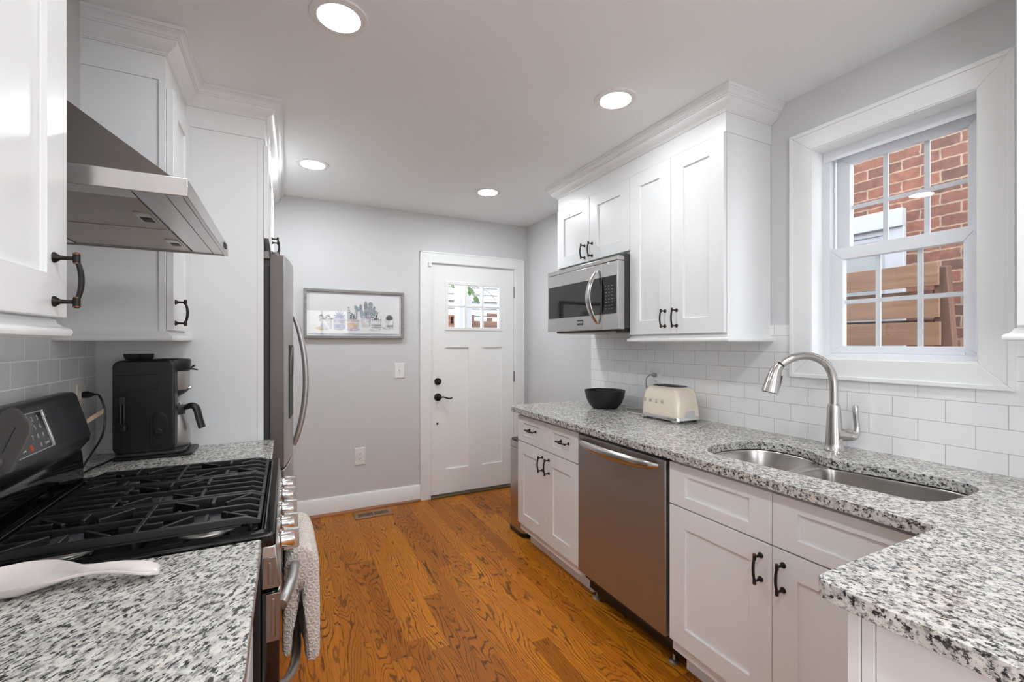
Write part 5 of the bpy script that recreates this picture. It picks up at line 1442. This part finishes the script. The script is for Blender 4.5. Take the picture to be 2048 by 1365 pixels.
for y in (f0 + 0.03, f1 - 0.03):
    m = MB(); m.box(-0.14, -0.028, y - 0.025, y + 0.025, 1.735, 1.750); m.cyl((-0.045, y, 1.74), (-0.045, y, 1.772), 0.013); m.box(-0.13, -0.075, y - 0.02, y + 0.02, 1.748, 1.772)
    m.build('hinge_cover', 'fridge_side', fr, bevel=0.002)
for y in (f0 + 0.06, f1 - 0.06):
    MB().cyl((-0.15, y, 0.0), (-0.15, y, 0.035), 0.02).build('foot', 'blackplastic', fr)
    MB().cyl((-0.60, y, 0.0), (-0.60, y, 0.035), 0.02).build('foot', 'blackplastic', fr)
MB().box(-0.12, -0.09, f0 + 0.01, f1 - 0.01, 0.012, 0.07).build('toe_grille', 'darkplastic', fr)

# ================================================================== BACK WALL
pic = thing('framed_picture', 'grey framed watercolour print of potted succulents on the back wall', 'picture', (0.495, YB, 1.37))
px0, px1, pz0, pz1 = 0.117, 0.872, 1.372, 1.751
m = MB(); fw = 0.0205
def fr_y(m, y0, y1, O, I):
    o = [(O[0], O[2]), (O[1], O[2]), (O[1], O[3]), (O[0], O[3])]; i = [(I[0], I[2]), (I[1], I[2]), (I[1], I[3]), (I[0], I[3])]
    for k in range(4):
        j = (k + 1) % 4; q = [o[k], o[j], i[j], i[k]]
        m.hexa([(p[0], y0, p[1]) for p in q], [(p[0], y1, p[1]) for p in q])
fr_y(m, YB - 0.032, YB, (px0, px1, pz0, pz1), (px0 + fw, px1 - fw, pz0 + fw, pz1 - fw))
m.build('frame', 'frame', pic, bevel=0.0012)
MB().box(px0 + fw - 0.004, px1 - fw + 0.004, YB - 0.012, YB - 0.004, pz0 + fw - 0.004, pz1 - fw + 0.004).build('mat_board', 'mat', pic)
ax0, ax1, az0, az1 = px0 + fw + 0.020, px1 - fw - 0.018, pz0 + fw + 0.016, pz1 - fw - 0.016
MB().box(ax0, ax1, YB - 0.0185, YB - 0.0165, az0, az1).build('print_sheet', 'paper', pic)
MB().box(px0 + fw - 0.003, px1 - fw + 0.003, YB - 0.026, YB - 0.0245, pz0 + fw - 0.003, pz1 - fw + 0.003).build('glass_pane', 'picglass', pic)
def artwork():
    cols = [('pot_white', (0.74, 0.745, 0.76)), ('pot_grey', (0.50, 0.50, 0.56)), ('pot_peach', (0.70, 0.56, 0.50)), ('yellow_wash', (0.72, 0.58, 0.22)), ('blue_wash', (0.42, 0.46, 0.68)),
            ('mauve_wash', (0.50, 0.46, 0.62)), ('sage', (0.33, 0.44, 0.44)), ('slate_green', (0.22, 0.25, 0.26)), ('ink', (0.05, 0.055, 0.06)), ('cactus_grey', (0.40, 0.41, 0.46)), ('blue_cactus', (0.36, 0.46, 0.58)), ('pot_shade', (0.60, 0.61, 0.64))]
    mats = [watercolour('watercolour_' + n, c) for n, c in cols]; ix = {n: i for i, (n, c) in enumerate(cols)}
    X0, X1, Z0, Z1 = px0 + fw, px1 - fw, pz0 + fw, pz1 - fw
    W, Hh = X1 - X0, Z1 - Z0
    m = MB(); lay = [0]
    def pt(u, v, y): return (X0 + u * W, y, Z0 + v * Hh)
    def shape(pts, c):
        lay[0] += 1; y = YB - 0.0186 - 0.000008 * lay[0]; m.mi = ix[c]
        m.face([m.v(pt(u, v, y)) for u, v in pts])
    def ellipse(cu, cv, ru, rv, c, rot=0.0, n=16):
        k = W / Hh
        pts = []
        for i in range(n):
            a = 2 * pi * i / n; x, z = ru * cos(a), rv / k * sin(a)
            pts.append((cu + x * cos(rot) - z * sin(rot), cv + (x * sin(rot) + z * cos(rot)) * k))
        shape(pts, c)
    def leaf(u0, v0, u1, v1, w, c):
        k = W / Hh; du, dv = (u1 - u0), (v1 - v0) / k; L = math.hypot(du, dv); nu, nv_ = -dv / L * w, du / L * w * k
        shape([(u0, v0), (u0 + (u1 - u0) * .45 + nu, v0 + (v1 - v0) * .45 + nv_), (u1, v1), (u0 + (u1 - u0) * .45 - nu, v0 + (v1 - v0) * .45 - nv_)], c)
    def pot(u0, u1, v0, v1, c, taper=0.008):
        n = 8; bot = [(u0 + taper + (u1 - u0 - 2 * taper) * i / n, v0 + 0.035 * (1 - sin(pi * i / n))) for i in range(n + 1)]
        shape(bot + [(u1, v1), (u0, v1)], c)
        shape([(u1 - (u1 - u0) * .22, v0 + 0.02), (u1 - taper, v0 + 0.035), (u1, v1), (u1 - (u1 - u0) * .18, v1)], 'pot_shade')
        ellipse((u0 + u1) / 2, v1, (u1 - u0) / 2, 0.020, 'pot_shade')
    rnd = random.Random(2)
    ellipse(0.155, 0.165, 0.075, 0.04, 'yellow_wash'); ellipse(0.475, 0.145, 0.07, 0.035, 'blue_wash'); ellipse(0.70, 0.14, 0.06, 0.03, 'pot_shade'); ellipse(0.82, 0.18, 0.05, 0.03, 'pot_shade', -0.2)
    pot(0.127, 0.256, 0.13, 0.385, 'pot_white'); pot(0.263, 0.392, 0.12, 0.385, 'pot_grey'); pot(0.400, 0.535, 0.13, 0.375, 'pot_peach'); pot(0.55, 0.662, 0.19, 0.43, 'pot_white')
    # trailing curls
    for k in range(14): ellipse(0.125 + 0.125 * k / 13, 0.40 + 0.045 * sin(k * 0.9) + 0.02, 0.012, 0.016, 'slate_green' if k % 3 else 'sage')
    ellipse(0.130, 0.35, 0.009, 0.03, 'sage')
    # rosette
    for k in range(13):
        a = pi * (0.08 + 0.84 * k / 12); leaf(0.327, 0.385, 0.327 + 0.068 * cos(a), 0.385 + 0.20 * sin(a) * (0.8 + 0.3 * (k % 2)), 0.010, 'mauve_wash' if k % 2 else 'blue_wash')
    # fern stems
    for cu, top, lean in ((0.430, 0.64, -0.01), (0.485, 0.58, 0.02), (0.46, 0.5, 0.0)):
        for k in range(8):
            v = 0.39 + (top - 0.39) * k / 7; w = 0.036 * (1 - k / 9)
            leaf(cu + lean * k / 7, v, cu + lean * k / 7 - w, v + 0.03, 0.005, 'slate_green'); leaf(cu + lean * k / 7, v, cu + lean * k / 7 + w, v + 0.03, 0.005, 'slate_green' if k % 2 else 'ink')
    # blue stripes on pots
    for v in (0.27, 0.22, 0.18): shape([(0.268, v), (0.388, v), (0.388, v + 0.022), (0.268, v + 0.022)], 'blue_wash' if v < 0.25 else 'pot_shade')
    for v in (0.30, 0.24): shape([(0.404, v), (0.531, v), (0.531, v + 0.02), (0.404, v + 0.02)], 'pot_white' if v > .28 else 'yellow_wash')
    # big paddle cactus
    for cu, cv, ru, rv, rot, c in ((0.505, 0.635, 0.020, 0.085, 0.5, 'sage'), (0.547, 0.66, 0.018, 0.085, -0.15, 'blue_cactus'), (0.560, 0.52, 0.022, 0.10, 0.0, 'blue_cactus'), (0.605, 0.68, 0.022, 0.14, 0.05, 'cactus_grey'), (0.655, 0.74, 0.026, 0.065, 0.0, 'sage'),
                                 (0.650, 0.62, 0.026, 0.12, -0.1, 'cactus_grey'), (0.688, 0.62, 0.016, 0.09, -0.25, 'cactus_grey'), (0.700, 0.53, 0.018, 0.08, -0.5, 'sage'), (0.610, 0.52, 0.030, 0.11, 0.0, 'cactus_grey'), (0.655, 0.49, 0.026, 0.09, -0.3, 'cactus_grey'), (0.63, 0.44, 0.035, 0.05, 0, 'mauve_wash')):
        ellipse(cu, cv, ru, rv, c, rot)
        for k in range(3): ellipse(cu - ru * .5 + ru * .5 * k, cv, ru * 0.10, rv * 0.6, 'slate_green', rot, 8)
    pot(0.662, 0.778, 0.115, 0.372, 'pot_white')
    for v in (0.262, 0.245, 0.205): shape([(0.664, v), (0.776, v), (0.776, v + 0.008), (0.664, v + 0.008)], 'ink')
    for a, b in (((0.705, 0.37), (0.735, 0.565)), ((0.712, 0.45), (0.66, 0.56)), ((0.715, 0.42), (0.64, 0.45)), ((0.715, 0.41), (0.685, 0.40)), ((0.71, 0.39), (0.742, 0.42)), ((0.72, 0.50), (0.742, 0.575))): leaf(*a, *b, 0.008, 'slate_green' if a[1] > .4 else 'ink')
    for k in range(5): leaf(0.675 + 0.022 * k, 0.37, 0.670 + 0.025 * k, 0.415, 0.006, 'ink')
    pot(0.812, 0.915, 0.13, 0.385, 'pot_white')
    for k in range(15):
        a = pi * (0.10 + 0.80 * k / 14); leaf(0.864, 0.375, 0.864 + 0.050 * cos(a), 0.385 + 0.135 * sin(a), 0.008, 'ink' if k % 3 else 'slate_green')
    for k in range(4): leaf(0.838 + 0.017 * k, 0.20, 0.846 + 0.017 * k, 0.28, 0.003, 'ink'); leaf(0.855 + 0.017 * k, 0.20, 0.846 + 0.017 * k, 0.28, 0.003, 'ink')
    m.build('painted_motif', mats, pic, smooth=0)
artwork()

# ---- floor register
fv = thing('floor_vent', 'brown slatted floor register at the foot of the back wall', 'floor vent', (0.608, 3.62, 0.0))
vx0, vx1, vy0, vy1 = 0.468, 0.748, 3.555, 3.690
m = MB()
for a, b, c, d in ((vx0, vx1, vy0, vy0 + 0.032), (vx0, vx1, vy1 - 0.032, vy1), (vx0, vx0 + 0.026, vy0 + 0.032, vy1 - 0.032), (vx1 - 0.026, vx1, vy0 + 0.032, vy1 - 0.032), ((vx0 + vx1) / 2 - 0.006, (vx0 + vx1) / 2 + 0.006, vy0 + 0.032, vy1 - 0.032)):
    m.box(a, b, c, d, 0.0, 0.006)
m.build('frame', 'vent', fv, bevel=0.0015)
MB().box(vx0 + 0.026, vx1 - 0.026, vy0 + 0.032, vy1 - 0.032, 0.0003, 0.0010).build('duct_opening', 'slot', fv)
m = MB()
for k in range(20):
    x = vx0 + 0.032 + k * (vx1 - vx0 - 0.064) / 19; m.box(x - 0.0022, x + 0.0022, vy0 + 0.030, vy1 - 0.030, 0.0012, 0.005)
m.build('louvers', 'vent', fv)

# ---- recessed ceiling lights
def ceiling_light(x, y, lab, lens='lens_view'):
    t = thing('recessed_light', lab, 'ceiling light', (x, y, H), group='recessed ceiling lights')
    MB().lathe([(0.069, -0.0005), (0.069, -0.0062), (0.071, -0.0068), (0.093, -0.0045), (0.0955, -0.0005)], (x, y, H), 56, cap0=False, cap1=False).build('trim_ring', 'lamptrim', t, smooth=40)
    MB().lathe([(0.0688, -0.001), (0.0688, -0.0048), (0.001, -0.0049)], (x, y, H), 40, cap0=True).build('lens', lens, t, smooth=60)
ceiling_light(0.160, 1.626, 'lit recessed ceiling light nearest the hood side of the range', 'lens_hood')
ceiling_light(1.334, 1.615, 'lit recessed ceiling light in front of the tall wall cabinet', 'lens_cab')
ceiling_light(0.146, 3.036, 'lit recessed ceiling light beside the refrigerator cabinet', 'lens_back')
ceiling_light(1.317, 3.022, 'lit recessed ceiling light nearest the back door', 'lens_back')
ceiling_light(0.160, 0.235, 'lit recessed ceiling light above the viewer on the range side')
ceiling_light(1.330, 0.235, 'lit recessed ceiling light above the peninsula')
ceiling_light(0.160, -1.35, 'added fill recessed ceiling light behind the viewer on the range side')  # this one and the next are unseen, added for extra fill
ceiling_light(1.330, -1.35, 'added fill recessed ceiling light behind the viewer past the peninsula')

# ================================================================== OUTSIDE THE WINDOW
nb = thing('neighbour_house', 'red brick house wall seen through the kitchen window', 'building', (3.95, 1.0, -0.3))
MB().box(3.80, 4.1, -0.4, 3.4, -0.3, 5.5).build('brick_wall', 'brick', nb, smooth=0)
nw = MB()
nw.box(3.735, 3.80, 1.546, 2.75, 2.135, 2.258)
nw.box(3.755, 3.80, 1.546, 1.655, 0.75, 2.135); nw.box(3.755, 3.80, 2.64, 2.75, 0.75, 2.135); nw.box(3.73, 3.80, 1.50, 2.80, 0.70, 0.75)
nw = nw.build('window_casing', 'siding', nb, bevel=0.003)
q = MB(); q.box(3.765, 3.80, 1.655, 2.64, 2.095, 2.135); q.box(3.772, 3.80, 1.655, 1.70, 0.75, 2.095); q.box(3.772, 3.80, 2.60, 2.64, 0.75, 2.095); q.box(3.775, 3.80, 1.70, 2.60, 2.060, 2.095)
q.build('window_sash', 'siding', nw, bevel=0.002)
MB().box(3.785, 3.79, 1.70, 2.60, 0.75, 2.062).build('insect_screen', 'screen', nw)
# leaning board panel
fp2 = thing('wood_panel', 'weathered brown board panel standing outside the kitchen window', 'fence', (3.3, 1.9, -0.3))
rows_ = [(1.664, 1.794), (1.481, 1.596), (1.322, 1.456), (1.13, 1.27), (0.94, 1.08), (0.75, 0.89), (0.5, 0.68), (0.2, 0.4), (-0.1, 0.12)]
for k, (a, b) in enumerate(rows_):
    MB().box(3.29, 3.312, 1.196 - 0.004 * k, 2.75, a, b).build('board', 'fence', fp2, bevel=0.002)
m = MB()
m.hexa([(3.313, 1.03, -0.3), (3.372, 1.03, -0.3), (3.372, 1.21, -0.3), (3.313, 1.21, -0.3)], [(3.313, 1.166, 1.768), (3.372, 1.166, 1.778), (3.372, 1.225, 1.778), (3.313, 1.225, 1.768)])
m.build('post', 'fencedark', fp2, bevel=0.006)
m = MB()
for a, b in ((1.610, 1.640), (1.435, 1.47)): m.box(3.313, 3.335, 1.226, 2.75, a, b)
m.box(3.312, 3.345, 2.70, 2.76, -0.3, 1.78)
m.build('back_rail', 'fencedark', fp2)

# ================================================================== OUTSIDE THE DOOR
sh = thing('clapboard_house', 'white clapboard house seen through the panes of the back door', 'building', (3.0, 7.6, -0.3))
pts = [(7.7, -0.3)]
z = -0.3
while z < 4.2:
    pts += [(7.465, z), (7.497, z + 0.125), ]
    z += 0.125
pts += [(7.7, z)]
MB().prism(pts, 'x', 0.2, 7.0).build('siding', 'siding', sh, smooth=0)
MB().box(0.2, 7.0, 7.44, 7.50, 2.075, 2.115).build('trim_band', 'alu', sh)
pc = thing('porch_post', 'square white porch post outside the back door', 'post', (1.85, 4.98, -0.3))
MB().box(1.772, 1.932, 4.90, 5.06, -0.3, 2.75).build('shaft', 'column', pc, bevel=0.006)
MB().box(1.755, 1.949, 4.883, 5.077, -0.3, 0.0).build('plinth', 'column', pc, bevel=0.006)
bp_ = thing('brick_pier', 'orange brick pier with a dark opening beyond the porch post', 'pier', (1.93, 5.85, -0.3))
m = MB(); m.box(1.70, 2.06, 5.80, 6.1, -0.3, 1.60); m.box(1.70, 1.982, 5.80, 6.1, 1.60, 1.690); m.box(1.70, 2.06, 5.80, 6.1, 1.688, 1.717); m.box(2.022, 2.06, 5.80, 6.1, 1.60, 1.69)
m.build('masonry', 'pier', bp_, smooth=0)
MB().box(1.983, 2.021, 5.90, 5.95, 1.60, 1.688).build('opening', 'slot', bp_)
yf = thing('yard_fence', 'brown board fence across the yard beyond the porch', 'fence', (3.0, 6.05, -0.3))
for k in range(12): MB().box(2.12, 5.0, 6.0, 6.03, -0.3 + k * 0.163, -0.3 + k * 0.163 + 0.159).build('board', 'fencex', yf, bevel=0.003)
MB().box(2.367, 2.398, 5.985, 6.0, -0.3, 1.738).build('post', 'fencedark', yf)
MB().box(2.628, 2.70, 6.03, 6.08, -0.3, 1.70).build('post', 'fencedark', yf)
MB().box(2.62, 3.4, 6.03, 6.06, 1.715, 1.768).build('top_rail', 'fencex', yf)
MB().box(3.33, 3.4, 6.03, 6.08, -0.3, 1.72).build('post', 'fencedark', yf)
def leaf_mesh(m, base, tip, w, nrm):
    base, tip = Vector(base), Vector(tip); d = tip - base; s = d.cross(Vector(nrm)).normalized(); n = s.cross(d).normalized()
    L = [m.v(base)]
    prof = ((0.2, 0.7), (0.45, 1.0), (0.7, 0.75), (0.88, 0.35))
    lft = [m.v(base + d * t - s * w * q + n * 0.006) for t, q in prof]; rgt = [m.v(base + d * t + s * w * q + n * 0.006) for t, q in prof]; mid = [m.v(base + d * t) for t, q in prof]; tp_ = m.v(tip)
    m.face([L[0], lft[0], mid[0]]); m.face([L[0], mid[0], rgt[0]])
    for i in range(3): m.face([lft[i], lft[i + 1], mid[i + 1], mid[i]]); m.face([mid[i], mid[i + 1], rgt[i + 1], rgt[i]])
    m.face([lft[3], tp_, mid[3]]); m.face([mid[3], tp_, rgt[3]])
vn = thing('climbing_vine', 'green leafy vine hanging from the porch post', 'plant', (1.86, 4.88, 2.6))
MB().tube(spline([(1.86, 4.893, 2.6), (1.80, 4.84, 2.25), (1.835, 4.78, 2.0), (1.90, 4.74, 1.86), (1.93, 4.72, 1.80)], 6), 0.004, 6).build('stem', 'twig', vn)
MB().tube(spline([(1.835, 4.78, 2.0), (1.95, 4.76, 1.97), (2.05, 4.74, 1.93), (2.12, 4.72, 1.87), (2.16, 4.72, 1.80)], 6), 0.003, 6).build('stem', 'twig', vn)
for b, t, w in (((1.835, 4.775, 1.97), (1.875, 4.76, 1.90), 0.026), ((1.84, 4.77, 1.96), (1.905, 4.75, 1.88), 0.028), ((1.85, 4.77, 1.93), (1.845, 4.75, 1.86), 0.024), ((1.90, 4.74, 1.87), (1.945, 4.72, 1.775), 0.030), ((1.905, 4.74, 1.86), (1.90, 4.72, 1.79), 0.022), ((1.80, 4.84, 2.25), (1.72, 4.80, 2.19), 0.03), ((1.79, 4.83, 2.22), (1.66, 4.78, 2.05), 0.03)):
    leaf_mesh(q := MB(), b, t, w, (0, -1, 0.3)); q.build('leaf', 'leaf', vn, smooth=60)
ft = thing('garden_tree', 'leafy green branch above the yard, beyond the porch post', 'tree', (1.2, 5.6, -0.3))
MB().tube(spline([(1.1, 5.6, -0.3), (1.12, 5.6, 1.0), (1.2, 5.58, 1.9), (1.45, 5.55, 2.3), (1.75, 5.52, 2.42)], 5), 0.022, 8).build('trunk', 'twig', ft)
q = MB(); rnd = random.Random(9)
for k in range(60):
    c_ = Vector((rnd.uniform(1.45, 1.95), rnd.uniform(5.4, 5.65), rnd.uniform(2.03, 2.5))); dv = Vector((rnd.uniform(-1, 1), rnd.uniform(-.4, .4), rnd.uniform(-1, .3))).normalized() * 0.07
    leaf_mesh(q, c_, c_ + dv, 0.022, (0, -1, 0.4))
lv = q.build('foliage', 'leaf', ft, smooth=60); lv['kind'] = 'stuff'
